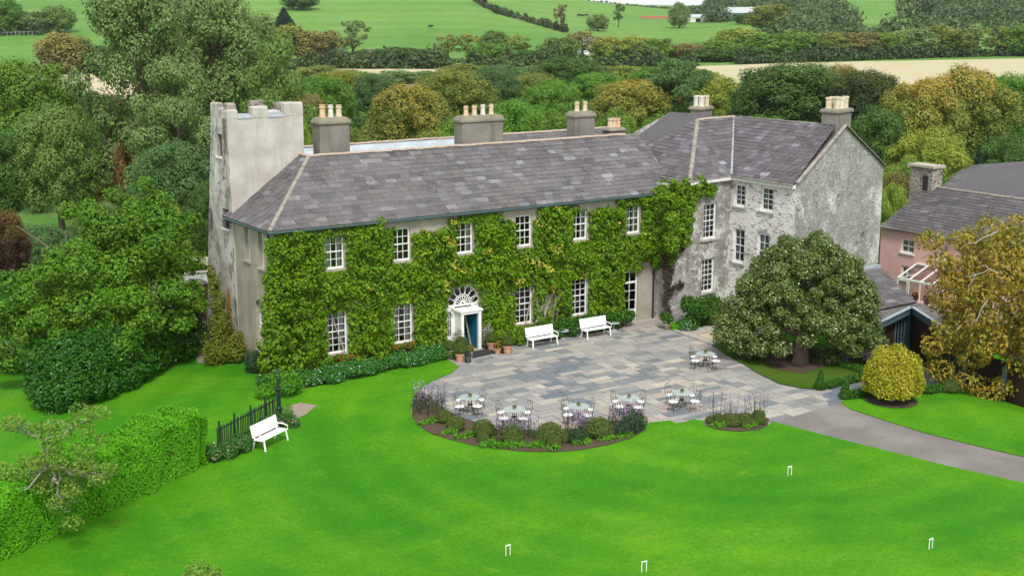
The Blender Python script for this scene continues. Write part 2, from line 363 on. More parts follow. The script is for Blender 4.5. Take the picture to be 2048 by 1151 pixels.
# ------------------------------------------------------------------ foliage
def nrm(a): return a/np.maximum(np.linalg.norm(a, axis=1, keepdims=True), 1e-9)
def leaf_quads(rng, C, N, L, W, jit=.7, droop=0.):
    n = len(C); nn = nrm(N+rng.normal(0, jit, (n,3)))
    r = rng.normal(0, 1, (n,3)); r[:,2] -= droop*2
    a = nrm(r-nn*(r*nn).sum(1, keepdims=True)); b = np.cross(nn, a)
    s = rng.uniform(.65, 1.3, (n,1)); a = a*L*s*.5; b = b*W*s*.5; fold = nn*W*.18*s
    V = np.empty((n,4,3)); V[:,0] = C-a; V[:,1] = C+b+fold; V[:,2] = C+a; V[:,3] = C-b+fold
    return V.reshape(-1,3)
def quad_mesh(name, V, tint, m):
    n = len(V)//4; me = bpy.data.meshes.new(name)
    me.vertices.add(4*n); me.vertices.foreach_set('co', V.astype(np.float32).ravel())
    me.loops.add(4*n); me.loops.foreach_set('vertex_index', np.arange(4*n, dtype=np.int32))
    me.polygons.add(n); me.polygons.foreach_set('loop_start', np.arange(0, 4*n, 4, dtype=np.int32))
    at = me.attributes.new('tint', 'FLOAT_COLOR', 'POINT')
    tc = np.ones((n,4), np.float32); tc[:,:3] = tint; at.data.foreach_set('color', np.repeat(tc, 4, axis=0).ravel())
    me.materials.append(m); me.update(); me.validate(); return me
def sph(rng, n):
    return nrm(rng.normal(0, 1, (n,3)))
def lobes_leaves(rng, lobes, L, W, dens, jit=.7, droop=0., inner=.14, zmin=None, noise_amp=.12):
    """lobes: (centre, radii). Leaves lie on the outer shells of the lobes, big ones inside."""
    Vs, Ts = [], []
    Cs = np.array([l[0] for l in lobes], float); Rs = np.array([l[1] for l in lobes], float)
    zlo = (Cs[:,2]-Rs[:,2]).min(); zhi = (Cs[:,2]+Rs[:,2]).max()
    for i, (c, r) in enumerate(zip(Cs, Rs)):
        area = 4*math.pi*((r[0]*r[1])**1.6/3+(r[0]*r[2])**1.6/3+(r[1]*r[2])**1.6/3)**(1/1.6)
        n = int(area*dens/(L*W*.5)); n = max(n, 12)
        d = sph(rng, n); bumpy = 1+noise_amp*np.sin(d[:,:1]*7+i)*np.cos(d[:,1:2]*6+2*i)*2
        P = c+d*r*bumpy*(rng.uniform(.45, 1, (n,1))**.45)
        keep = np.ones(n, bool)
        near = np.where(np.linalg.norm(Cs-c, axis=1) < r.max()*1.2+Rs.max(1))[0]
        for j in near:
            if j != i:
                q = (((P-Cs[j])/Rs[j])**2).sum(1); keep &= q > .55
        if zmin is not None: keep &= P[:,2] > zmin
        P = P[keep]; d = d[keep]; n = len(P)
        if n:
            cl = rng.uniform(0, 1)
            sub = .5+.5*np.sin(P[:,0]*2.7/r[0]*3+i)*np.sin(P[:,1]*2.3/r[1]*3)*np.sin(P[:,2]*3/r[2]*3+1)
            t = np.stack([rng.uniform(0,1,n), np.clip(.55*cl+.45*sub, 0, 1), np.clip((P[:,2]-zlo)/(zhi-zlo)+rng.normal(0,.06,n), 0, 1)], 1)
            Vs.append(leaf_quads(rng, P, d/r*r.mean()+np.array([0,0,.6]), L, W, jit, droop)); Ts.append(t)
        k = int(n*inner*.35)
        if k:
            d = sph(rng, k); P = c+d*r*rng.uniform(.35,.72,(k,1))
            if zmin is not None: d = d[P[:,2] > zmin]; P = P[P[:,2] > zmin]; k = len(P)
            if k: Vs.append(leaf_quads(rng, P, d, L*2.6, W*2.6, .5, 0)); Ts.append(np.stack([rng.uniform(0,.5,k), np.full(k,.3), np.full(k,.3)], 1))
    return np.concatenate(Vs), np.concatenate(Ts)
def crown_lobes(rng, cx, cy, cz, R, H, n, lr=(.32,.5), flat=.75):
    """lobes spread over an egg of radius R and half height H"""
    out = [((cx, cy, cz), (R*.62, R*.62, H*.68))]
    for k in range(n):
        ph = k*2.39996+rng.uniform(-.3,.3); u = 1-2*(k+.5)/n; u = max(-.75, u)
        s = math.sqrt(max(0, 1-u*u)); rr = rng.uniform(*lr)*R
        f = 1-rr/R*.85; f *= rng.uniform(.88, 1.08)
        out.append(((cx+R*f*s*math.cos(ph), cy+R*f*s*math.sin(ph), cz+H*f*u), (rr*rng.uniform(.85,1.2), rr*rng.uniform(.85,1.2), rr*flat*rng.uniform(.85,1.2))))
    return out
def limbs(mb, rng, base, top, r0, spread, n=6, sides=7, start=.3):
    base, top = np.array(base, float), np.array(top, float); H = top-base
    pts = [base+H*f+np.array([rng.normal(0,.02)*H[2], rng.normal(0,.02)*H[2], 0])*f for f in (0,.08,.3,.55,.8,1)]
    mb.tube(pts, [r0*1.35, r0, r0*.8, r0*.55, r0*.3, r0*.08], sides)
    for k in range(n):
        f = start+(.85-start)*k/max(1,n-1); a = k*2.4+rng.uniform(-.4,.4); p = base+H*f
        L = spread*(1-.55*f)*rng.uniform(.7,1.05); q = p+np.array([math.cos(a)*L, math.sin(a)*L, L*.65])
        mid = (p+q)/2+np.array([0,0,-.06*L])
        mb.tube([p, mid, q], [r0*.5*(1-f*.6), r0*.3*(1-f*.6), .02], 5)
    return mb

# ------------------------------------------------------------------ the ground
def inside(poly, x, y):
    c = False; j = len(poly)-1
    for i in range(len(poly)):
        xi, yi = poly[i][0], poly[i][1]; xj, yj = poly[j][0], poly[j][1]
        if (yi > y) != (yj > y) and x < (xj-xi)*(y-yi)/(yj-yi)+xi: c = not c
        j = i
    return c
def sheet(name, poly, off, m, holes=(), step=1.2, wob=0.):
    rr = random.Random(5)
    def dens(pl):
        out = []
        for i in range(len(pl)):
            a = np.array(pl[i][:2], float); b = np.array(pl[(i+1)%len(pl)][:2], float); k = max(1, int(np.linalg.norm(b-a)/.5)) if np.linalg.norm(b-a) < 40 else 30
            for q in range(k):
                p = a+(b-a)*q/k
                out.append((p[0]+rr.uniform(-wob,wob), p[1]+rr.uniform(-wob,wob)))
        return out
    poly = dens(poly); holes = [dens(h) for h in holes]
    vs = []; es = []
    for pl in [poly]+holes:
        b = len(vs); vs += [Vector(p) for p in pl]; es += [(b+i, b+(i+1)%len(pl)) for i in range(len(pl))]
    xs = [p[0] for p in poly]; ys = [p[1] for p in poly]
    x = min(xs)+step*.5
    while x < max(xs):
        y = min(ys)+step*.5
        while y < max(ys):
            if inside(poly, x, y): vs.append(Vector((x+rr.uniform(-.1,.1)*step, y+rr.uniform(-.1,.1)*step)))
            y += step
        x += step
    V, E_, F, *_ = delaunay_2d_cdt(vs, es, [], 0, 1e-5)
    mb = MB(); mb.v = [(p.x, p.y, T(p.x, p.y)+off) for p in V]
    for f in F:
        cx = sum(V[i].x for i in f)/3; cy = sum(V[i].y for i in f)/3
        if inside(poly, cx, cy) and not any(inside(h, cx, cy) for h in holes): mb.f.append(tuple(f))
    o = link(name, mb.mesh(name, m, True)); return tag(o, kind='structure')
def P(*px): return [tuple(gp(*p)[:2]) for p in px]

edge_lawn = P((890,716),(918,733),(905,745),(880,756),(852,770),(836,784),(826,798),(822,815),(823,832),(835,850),(862,868),(900,880),(950,892),(1000,899),(1050,904),
  (1110,905),(1165,900),(1220,890),(1262,877),(1288,862),(1294,848),(1300,845),(1340,841),(1352,846),(1372,844),(1385,838),(1408,842),(1412,853),(1440,861),(1480,864),(1515,861),(1535,852),(1545,843))
edge_drive = P((1572,850),(1640,868),(1720,888),(1800,908),(1900,933),(2048,966),(2400,1050))
edge_drive2 = P((2400,985),(2048,914),(1950,891),(1850,866),(1760,838),(1700,818),(1682,805))
edge_path = P((1692,797),(1760,776),(1850,772),(1905,772),(1928,765),(1915,735),(1860,716),(1830,733),(1790,746),(1735,757),(1660,775),(1645,780))
edge_up = P((1600,776),(1560,768),(1520,748),(1480,725),(1450,709),(1425,691),(1385,672),(1350,664),(1330,652))
back = [(24.2,-1.2),(23.4,.35),(9.25,.35)]
HARD = edge_lawn+edge_drive+edge_drive2+edge_path+edge_up+back
TERRACE = edge_lawn+P((1545,843),(1600,828),(1684,802))+P((1645,780))+edge_up+back
sheet('lawn', [(-50,-60),(75,-60),(75,45),(-50,45)], .03, M['lawn_grass'], [HARD], 1.6, 0)
sheet('driveway', P((1545,843))+edge_drive+edge_drive2+P((1600,828)), .007, M['asphalt'], (), 1.5)
sheet('yard_path', [tuple(p) for p in P((1660,812),(1640,782))]+edge_path[::-1]+P((1690,812)), .004, M['flag'], (), 1.2)
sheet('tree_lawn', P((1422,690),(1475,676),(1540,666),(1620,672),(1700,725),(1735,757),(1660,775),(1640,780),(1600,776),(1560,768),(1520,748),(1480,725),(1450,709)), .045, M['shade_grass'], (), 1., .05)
sheet('tree_soil', P((1520,712),(1560,700),(1610,700),(1650,715),(1650,735),(1610,748),(1560,742),(1525,728)), .055, M['soil'], (), 1., .08)
_hc = gp(1783,802); sheet('holly_soil', [(_hc[0]+1.15*math.cos(a*.314), _hc[1]+1.15*math.sin(a*.314)) for a in range(20)], .05, M['soil'], (), .6, .02)
sheet('flower_bed', P((520,752),(600,779),(680,762),(760,744),(830,727),(893,713))+[(9.2,-.02),(-.3,-.02)], .05, M['soil'], (), .8, .05)
bed_outer = P((838,783),(826,798),(822,815),(823,832),(835,850),(862,868),(900,880),(950,892),(1000,899),(1050,904),(1110,905),(1165,900),(1220,890),(1262,877),(1288,862),(1292,850))
bed_inner = P((1262,842),(1225,842),(1180,856),(1110,862),(1040,860),(985,852),(930,838),(895,822),(870,804),(858,790))
sheet('border_bed', bed_outer+bed_inner, .05, M['soil'], (), .7, .03)
sheet('small_bed', P((1412,838),(1412,853),(1440,861),(1480,864),(1515,861),(1535,852),(1538,838),(1500,828),(1450,828)), .05, M['soil'], (), .7, .03)
sheet('tower_path', P((392,640),(415,662),(432,700),(425,725),(396,728),(388,700),(380,650)), .045, M['gravel_path'], (), .8, .04)
sheet('gate_path', P((562,838),(572,815),(600,806),(632,812),(612,830),(585,842)), .045, M['gravel_path'], (), .6, .04)
sheet('fence_bed', P((432,925),(470,905),(520,886),(570,852),(590,838),(565,832),(500,868),(436,898)), .05, M['soil'], (), .7, .04)
sheet('yard_left', P((70,745),(82,712),(105,680),(150,690),(150,760)), .05, M['asphalt'], (), 1.)
sheet('lane_left', P((-60,690),(-60,640),(20,640),(22,662)), .05, M['asphalt'], (), 1.)
mb = MB(); nd = [-25,0,40,80,120,170,230,300,360,400]+[400+i*32 for i in range(1,24)]+[1250,1400,1700,2200,3000]; ntw = 61
for d in nd:
    w = 90+.75*max(d,0)
    for k in range(ntw):
        tt = -w+2*w*k/(ntw-1); x = CAM[0]+d*math.sin(YAW)+tt*math.cos(YAW); y = CAM[1]+d*math.cos(YAW)-tt*math.sin(YAW)
        mb.v.append((x, y, T(x,y)-(1.7 if -44 < x < 69 and -56 < y < 39 else .14)))
for i in range(len(nd)-1):
    for k in range(ntw-1): a = i*ntw+k; mb.f.append((a, a+1, a+ntw+1, a+ntw))
tag(link('terrain', mb.mesh('terrain', M['pasture'], True)), kind='structure')
sheet('stubble_field', P((60,215),(300,222),(300,148),(60,150)), .1, M['stubble'], (), 12)
sheet('stubble_field', P((600,172),(1100,172),(1100,141),(600,137)), .1, M['stubble'], (), 12)
sheet('stubble_field', P((1370,168),(1600,168),(1600,126),(1370,134)), .1, M['stubble_green'], (), 12)
sheet('stubble_field', P((1600,175),(2300,172),(2300,112),(1600,126)), .1, M['stubble_green'], (), 12)

# terrace: every flagstone is a piece
rnd = random.Random(11)
terr = tag(sheet('terrace', [(p[0], p[1]) for p in TERRACE], -.035, M['mortar'], (), 2.), kind='structure')
flags = []
y = -.05
while y > -20:
    h = rnd.choice((.42,.5,.58,.66,.75,.85)); x = 1.5+rnd.uniform(0,.8)
    while x < 26:
        w = rnd.choice((.42,.55,.7,.85,1.0,1.2,1.4))
        segs = [(x, y-h, w, h)]
        if h > .6 and rnd.random() < .3: segs = [(x, y-h, w, h*.5), (x, y-h*.5, w, h*.5)]
        elif w > 1. and rnd.random() < .3: segs = [(x, y-h, w*.55, h), (x+w*.55, y-h, w*.45, h)]
        for (a, b_, ww, hh) in segs:
            cx, cy = a+ww/2, b_+hh/2
            near = any(inside(TERRACE, cx+q*ww*.5, cy+r_*hh*.5) for q in (-1,0,1) for r_ in (-1,0,1))
            if near and cx < 24.3 and T(cx,cy) > -.06: flags.append((a, b_, ww, hh))
        x += w
    y -= h
def flag_mesh(tint, seed):
    r = random.Random(seed); me = MB()
    c = [(.0,.0),(1,0),(1,1),(0,1)]
    c = [(px+r.uniform(-.008,.008), py+r.uniform(-.012,.012)) for px, py in c]
    me.prism(c, -.04, 0)
    me = me.mesh('flagstone', M['flag']); a = me.attributes.new('tint', 'FLOAT_COLOR', 'POINT')
    a.data.foreach_set('color', [tint,0,0,1]*len(me.vertices)); return me
NT = 26
fm = [flag_mesh((k+.5)/NT, k) for k in range(NT)]
def ftint(cx, cy):
    r = rnd.random()
    if cy > -1.4 and cx > 17 and r < .55: return .99
    if cy < -11.5-(.0 if cx > 12 else 1) and cx > 6 and cx < 14 and r < .35: return .985
    if 9 < cx < 15.5 and -9.5 < cy < -4.5 and r < .42: return rnd.uniform(0,.2)
    return min(.955, max(.08, rnd.gauss(.5,.19)))
flags.sort(key=lambda f: -(f[2]*f[3])/((f[0]-CAM[0])**2+(f[1]-CAM[1])**2))
rest = MB(); rest_t = []
for i, (a, b_, ww, hh) in enumerate(flags):
    tt = ftint(a+ww/2, b_+hh/2); g = rnd.uniform(.008,.022); z = T(a+ww/2, b_+hh/2)+rnd.uniform(-.006,.006)
    if i < 300:
        o = link('flagstone', fm[min(NT-1, int(tt*NT))], terr); o.location = (a+g, b_+g, z); o.scale = (ww-2*g, hh-2*g, 1); o.rotation_euler = (rnd.uniform(-.004,.004), rnd.uniform(-.004,.004), 0)
    else:
        rest.box(a+g, b_+g, z-.04, a+ww-g, b_+hh-g, z); rest_t += [tt]*8
me = rest.mesh('flagstone', M['flag']); at_ = me.attributes.new('tint', 'FLOAT_COLOR', 'POINT'); at_.data.foreach_set('color', [c for t_ in rest_t for c in (t_,0,0,1)])
tag(link('flagstone', me, terr), kind='stuff')

# sandpit with its concrete rim
sp = thing('sandpit', 'shallow sand pit with a pale concrete rim beside the tree lawn', 'sandpit', gp(1440,672))
oq = P((1346,663),(1424,691),(1545,667),(1450,650)); iq = P((1392,671),(1430,684),(1528,666),(1462,657))
mb = MB()
for i in range(4):
    a, b2, c, d = oq[i], oq[(i+1)%4], iq[(i+1)%4], iq[i]; z = .10
    mb.add([(a[0],a[1],-.1),(b2[0],b2[1],-.1),(c[0],c[1],-.1),(d[0],d[1],-.1),(a[0],a[1],z),(b2[0],b2[1],z),(c[0],c[1],z),(d[0],d[1],z)], [(0,3,2,1),(4,5,6,7),(0,1,5,4),(1,2,6,5),(2,3,7,6),(3,0,4,7)])
obj('rim', mb, M['concrete'], sp, world=True)
obj('sand', MB().prism(iq, -.1, .035), M['sand'], sp, world=True)

# ------------------------------------------------------------------ building helpers
def frame2(p0, p1):
    p0 = np.array(p0[:2], float); p1 = np.array(p1[:2], float); L = np.linalg.norm(p1-p0); e = (p1-p0)/L; return p0, e, np.array([e[1], -e[0]]), L
def wall(parent, name, p0, p1, z0, z1, m, holes=(), rev=.22, top=None):
    """flat wall with real openings; holes: (u0,u1,z0,z1[,arch]); top: list of (u,z) replacing the straight top"""
    p, e, n, L = frame2(p0, p1); mb = MB()
    W3 = lambda u, z, d=0.: (p[0]+e[0]*u-n[0]*d, p[1]+e[1]*u-n[1]*d, z)
    us = sorted({0., L}|{h[0] for h in holes}|{h[1] for h in holes}); zs = sorted({z0, z1}|{h[2] for h in holes}|{h[3] for h in holes})
    for ua, ub in zip(us, us[1:]):
        for za, zb in zip(zs, zs[1:]):
            uc, zc = (ua+ub)/2, (za+zb)/2
            if any(h[0] < uc < h[1] and h[2] < zc < h[3] for h in holes): continue
            mb.poly([W3(ua,za), W3(ub,za), W3(ub,zb), W3(ua,zb)])
    for h in holes:
        a, b_, c, d = h[:4]; arch = len(h) > 4 and h[4]
        mb.poly([W3(a,c), W3(a,c,rev), W3(b_,c,rev), W3(b_,c)])
        if not arch:
            mb.poly([W3(a,c), W3(a,d), W3(a,d,rev), W3(a,c,rev)]); mb.poly([W3(b_,c), W3(b_,c,rev), W3(b_,d,rev), W3(b_,d)]); mb.poly([W3(a,d), W3(b_,d), W3(b_,d,rev), W3(a,d,rev)])
        else:
            r = (b_-a)/2; rz = arch*r; cu = (a+b_)/2; zs_ = d-rz
            mb.poly([W3(a,c), W3(a,zs_), W3(a,zs_,rev), W3(a,c,rev)]); mb.poly([W3(b_,c), W3(b_,c,rev), W3(b_,zs_,rev), W3(b_,zs_)])
            A = [(cu-r*math.cos(math.pi*k/12), zs_+rz*math.sin(math.pi*k/12)) for k in range(13)]
            for k in range(12):
                mb.poly([W3(*A[k]), W3(*A[k+1]), W3(A[k+1][0],d+.001), W3(A[k][0],d+.001)]); mb.poly([W3(*A[k]), W3(*A[k],rev), W3(*A[k+1],rev), W3(*A[k+1])])
    if top: mb.poly([W3(u,z) for u, z in top])
    return obj(name, mb, m, parent, world=True)
PANE = {}
def pane_mesh(w, h, g='glass'):
    k = (round(w,3), round(h,3), g)
    if k not in PANE: PANE[k] = MB().poly([(0,0,0),(w,0,0),(w,0,h),(0,0,h)]).mesh('pane', M[g])
    return PANE[k]
wr = random.Random(3)
def window(parent, p0, p1, uc, z0, w, h, cols, rows, arch=0, rec=.1, sill='concrete', curtain=.5, box_frame=.07, wcol='white_paint', label=None, kick=0, transom=0):
    p, e, n, L = frame2(p0, p1); a, b_ = uc-w/2, uc+w/2
    W3 = lambda u, z, d=0.: np.array((p[0]+e[0]*u-n[0]*d, p[1]+e[1]*u-n[1]*d, z))
    ee = np.array([e[0], e[1], 0]); nn = np.array([n[0], n[1], 0]); zz = np.array([0,0,1.])
    mb = MB(); f = box_frame; r = w/2; rz = arch*r; top = z0+h-rz
    mb.obox(W3(a,z0,rec+.08), ee*f, nn*.08, zz*(top-z0)); mb.obox(W3(b_-f,z0,rec+.08), ee*f, nn*.08, zz*(top-z0))
    mb.obox(W3(a+f,z0,rec+.08), ee*(w-2*f), nn*.085, zz*f*1.3)
    if arch:
        for k in range(10):
            t0, t1 = math.pi*k/10, math.pi*(k+1)/10
            A = [W3(uc-rr*math.cos(t), top+rr*arch*math.sin(t), dd) for t in (t0,t1) for rr in (r, r-f) for dd in (rec, rec+.08)]
            mb.add(A, [(0,4,6,2),(0,1,5,4),(2,6,7,3)])
    else: mb.obox(W3(a+f,top-f,rec+.08), ee*(w-2*f), nn*.085, zz*f)
    iw = w-2*f; zi0 = z0+f*1.3+kick; zi1 = z0+h-f; ih = zi1-zi0
    if kick: mb.obox(W3(a+f, z0+f*1.3, rec+.07), ee*iw, nn*.05, zz*kick)
    if not transom: mb.obox(W3(a+f, zi0+ih*.5-.025, rec+.075), ee*iw, nn*.075, zz*.05)      # meeting rail
    else: mb.obox(W3(a+f, zi0+ih*transom-.03, rec+.075), ee*iw, nn*.085, zz*.07)
    win = obj('window', mb, M[wcol], parent, world=True)
    if label: win['label'] = label
    gb = MB(); t = .026
    def clipz(u): return zi1 if not arch else min(zi1, top+math.sqrt(max(0, 1-((u-uc)/r)**2))*rz-f*.5)
    for c in range(1, cols):
        u = a+f+iw*c/cols; gb.obox(W3(u-t/2, zi0, rec+.06), ee*t, nn*.04, zz*(clipz(u)-zi0))
    for q in range(1, rows):
        z = zi0+ih*q/rows; us = 0
        if arch and z > top: us = r-f-math.sqrt(max(0,1-((z-top)/max(rz,1e-6))**2))*r+f
        gb.obox(W3(a+f+max(0,us), z-t/2, rec+.061), ee*(iw-2*max(0,us)), nn*.04, zz*t)
    gb.v and obj('glazing_bars', gb, M[wcol], win)
    pw, ph = iw/cols, ih/rows; ang = math.atan2(e[1], e[0])
    for c in range(cols):
        for q in range(rows):
            o = link('pane', pane_mesh(pw, ph), win); o.location = tuple(W3(a+f+pw*c, zi0+ph*q, rec+.05)); o.rotation_euler = (wr.uniform(-.02,.02), 0, ang+wr.uniform(-.02,.02))
    if sill:
        obj('sill', MB().obox(W3(a-.08, z0-.09, rec), ee*(w+.16), nn*(rec+.09), zz*.088), M[sill], win)
    if wr.random() < curtain:
        for side in ((0,1) if wr.random() < .6 else (wr.choice((0,1)),)):
            cw = iw*wr.uniform(.22,.42); cb = MB(); u0 = a+f if side == 0 else b_-f-cw
            N = 14
            for k in range(N+1):
                u = u0+cw*k/N; dd = rec+.14+.03*math.sin(k*1.9)
                cb.v += [tuple(W3(u, zi0-.05, dd)), tuple(W3(u, zi1, dd))]
            for k in range(N): cb.f.append((2*k, 2*k+2, 2*k+3, 2*k+1))
            obj('curtain', cb, M['curtain'], win, smooth=True)
    return win
def slate_box(tint, m):
    b_ = MB(); b_.box(0,0,0,1,1,.02); me = b_.mesh('slate', m); a = me.attributes.new('tint', 'FLOAT_COLOR', 'POINT'); a.data.foreach_set('color', [tint,0,0,1]*8); return me
def slates(roof, planes, mname, expo, wr_, seed, maxn=300, spread=.24, mean=.42):
    """planes: (eave point, along unit, up unit, length up, range(v)->(u0,u1))"""
    r = random.Random(seed); items = []
    for (o, e, up, Lv, rng_) in planes:
        o, e, up = Vector(o), Vector(e).normalized(), Vector(up).normalized(); nrm_ = e.cross(up).normalized()
        if nrm_.z < 0: nrm_ = -nrm_
        v = 0.; row = 0
        while v < Lv-.02:
            hgt = min(expo*r.uniform(.94,1.06), Lv-v)
            u0, u1 = rng_(v+hgt*.5); u = u0-(wr_[0]*.5 if row % 2 else 0)
            while u < u1-.04:
                w = r.uniform(*wr_); ua, ub = max(u, u0), min(u+w, u1)
                if ub-ua > .06: items.append((o+e*(ua+.004)+up*v, e, up, nrm_, ub-ua-.008, hgt, min(1, max(0, r.gauss(mean, spread))), r.uniform(-.006,.012)))
                u += w
            v += hgt; row += 1
    items.sort(key=lambda i: (i[0]-Vector(CAM)).length-3*(i[4]*i[5]))
    NS = 14; meshes = [slate_box((k+.5)/NS, M[mname]) for k in range(NS)]
    rest = MB(); tints = []
    for k, (o, e, up, nn, w, h, t_, lift) in enumerate(items):
        up2 = (up*(h+.05)-nn*.022); base = o+nn*(.028+lift*.5)
        if k < maxn:
            ob = link('slate', meshes[min(NS-1, int(t_*NS))], roof)
            X, Y, Z = e*w, up2, nn; ob.matrix_basis = Matrix(((X.x,Y.x,Z.x,base.x),(X.y,Y.y,Z.y,base.y),(X.z,Y.z,Z.z,base.z),(0,0,0,1)))
        else: rest.obox(base, e*w, up2, nn*.02); tints += [t_]*8
    if rest.v:
        me = rest.mesh('slate', M[mname]); a = me.attributes.new('tint', 'FLOAT_COLOR', 'POINT'); a.data.foreach_set('color', [c for t_ in tints for c in (t_,0,0,1)])
        tag(link('slate', me, roof), kind='stuff')
def ridge_tiles(roof, a, b_, m, size=.14, step=.46, name='ridge_tile', seed=1):
    a, b_ = Vector(a), Vector(b_); d = b_-a; L = d.length; d.normalize(); n = max(1, int(L/step)); s = L/n; r = random.Random(seed)
    side = d.cross(Vector((0,0,1))).normalized(); up = side.cross(d).normalized()
    me = MB(); N = 6
    for x in (0, 1):
        for k in range(N+1):
            t = math.pi*k/N; me.v.append((x*s*.985, math.cos(t)*size, math.sin(t)*size*.75-.02))
    for k in range(N): me.f.append((k, k+1, N+2+k, N+1+k))
    me.f.append(tuple(range(N+1))); me.f.append(tuple(range(N+1, 2*N+2))[::-1])
    me = me.mesh(name, M[m])
    for k in range(n):
        o = link(name, me, roof); p = a+d*s*k+up*r.uniform(-.01,.012)
        o.matrix_basis = Matrix(((d.x,side.x,up.x,p.x),(d.y,side.y,up.y,p.y),(d.z,side.z,up.z,p.z),(0,0,0,1)))
def chimney(house, x0, x1, y0, y1, z0, z1, pots, cap=.35, axis=(1,0), potm=None, potr=.13, poth=.5, square=False, capm='chimney_cap', roundtop=True, body='chimney_render', nrows=1, seed=1):
    """axis-aligned or rotated stack, its cap and its pots"""
    ex = np.array([axis[0], axis[1], 0.]); ey = np.array([-axis[1], axis[0], 0.]); c = np.array([(x0+x1)/2, (y0+y1)/2, 0]); hw, hd = (x1-x0)/2, (y1-y0)/2
    q = lambda a, b_, z: c+ex*a+ey*b_+np.array([0,0,z])
    st = obj('chimney', MB().obox(q(-hw,-hd,z0), ex*2*hw, ey*2*hd, (0,0,z1-z0)), M[body], house, world=True, bevel=.04)
    mb = MB(); o_ = .07
    rings = [(o_, z1), (o_, z1+cap*.35), (-.02, z1+cap*.8), (-.14, z1+cap)] if roundtop else [(.09, z1), (.09, z1+.14), (.04, z1+.2), (-.05, z1+.24)]
    for g, z in rings: mb.v += [tuple(q(s*(hw+g), t*(hd+g), z)) for s, t in ((-1,-1),(1,-1),(1,1),(-1,1))]
    for i in range(len(rings)-1):
        for k in range(4): mb.f.append((4*i+k, 4*i+(k+1)%4, 4*i+4+(k+1)%4, 4*i+4+k))
    mb.f.append((0,3,2,1)); i = 4*(len(rings)-1); mb.f.append((i,i+1,i+2,i+3))
    obj('cap', mb, M[capm], st, bevel=.03)
    r = random.Random(seed); k_ = len(pots)//nrows
    for i, pm in enumerate(pots):
        row = i//k_; a = (-hw+2*hw*((i % k_)+.5)/k_)*.82; b_ = 0 if nrows == 1 else (-.5+row)*hd
        z = rings[-1][1]-.03; pr = potr*r.uniform(.92,1.06); ph = poth*r.uniform(.94,1.05)
        prof = [(pr*1.12,0),(pr*1.12,.06),(pr,.08),(pr*.86,ph*.72),(pr*1.08,ph*.76),(pr*1.1,ph*.84),(pr*.88,ph*.86),(pr*.92,ph*.95),(pr*1.05,ph),(pr*.7,ph),(pr*.65,ph*.85)]
        if square: prof = [(pr*1.05,0),(pr*1.05,.07),(pr*.95,.09),(pr*.95,ph*.8),(pr*1.12,ph*.83),(pr*1.12,ph),(pr*.7,ph),(pr*.65,ph*.8)]
        pt = MB(); pt.lathe(prof, (0,0,0), 8 if square else 14)
        po = obj('chimney_pot', pt, M[pm], st); po.location = tuple(q(a, b_, z)); po.rotation_euler = (0,0,math.atan2(axis[1],axis[0])+r.uniform(-.05,.05))
    return st

# ------------------------------------------------------------------ manor house
LH, HH = 22.5, 7.3
house = thing('manor_house', 'long two storey house with hipped slate roof, sash windows and blue door', 'house', (11.2,0,0))
WX = [3.14+3.623*i for i in range(6)]
A0, A1 = (0,0), (LH+.55,0)
uw, lw = 1.02, 1.12
DX = 10.33
holes = [(x-uw/2, x+uw/2, 4.98, 6.62) for x in WX]
holes += [(x-lw/2, x+lw/2, .82, 2.95) for x in WX[:2]+WX[3:5]]
holes += [(WX[5]-.5-.05, WX[5]+.5-.05, .02, 2.85), (DX-1.02, DX+1.02, .0, 3.32, 1.0)]
wall(house, 'front_wall', A0, A1, -.3, HH, M['render_house'], holes)
for i, x in enumerate(WX): window(house, A0, A1, x, 4.98, uw, 1.64, 3, 4, curtain=.75, rec=.09)
for i, x in enumerate(WX[:2]+WX[3:5]): window(house, A0, A1, x, .82, lw, 2.13, 3, 6, curtain=.4, rec=.09)
window(house, A0, A1, WX[5]-.05, .02, 1.0, 2.83, 2, 4, curtain=0, sill='', rec=.08, kick=.55, transom=.72, label='white glazed garden door with a light above it')
E0, E1 = (0,4.7), (0,0)
eh = [(4.7-3.35, 4.7-2.75, 5.25, 6.95), (4.7-1.65, 4.7-1.05, 5.15, 6.92), (4.7-2.35, 4.7-1.5, 1.0, 3.5, 1.0)]
wall(house, 'end_wall', E0, E1, -.3, HH, M['render_house'], eh, rev=.3)
for h in eh: window(house, E0, E1, (h[0]+h[1])/2, h[2], h[1]-h[0], h[3]-h[2], 2, 4 if len(h) < 5 else 6, arch=1 if len(h) > 4 else 0, rec=.2, curtain=.3)
mb = MB(); mb.box(3.95,11.9,-.3,LH+4,12.1,HH); mb.box(LH+3.8,.1,-.3,LH+4,11.9,HH); mb.poly([(.3,.5,.01),(LH,.5,.01),(LH,11.9,.01),(.3,11.9,.01)]); mb.poly([(.3,.5,3.9),(LH,.5,3.9),(LH,11.9,3.9),(.3,11.9,3.9)]); mb.box(.3,5.2,0,LH,5.3,7.2)
obj('rear_wall', mb, M['render_house'], house, world=True)
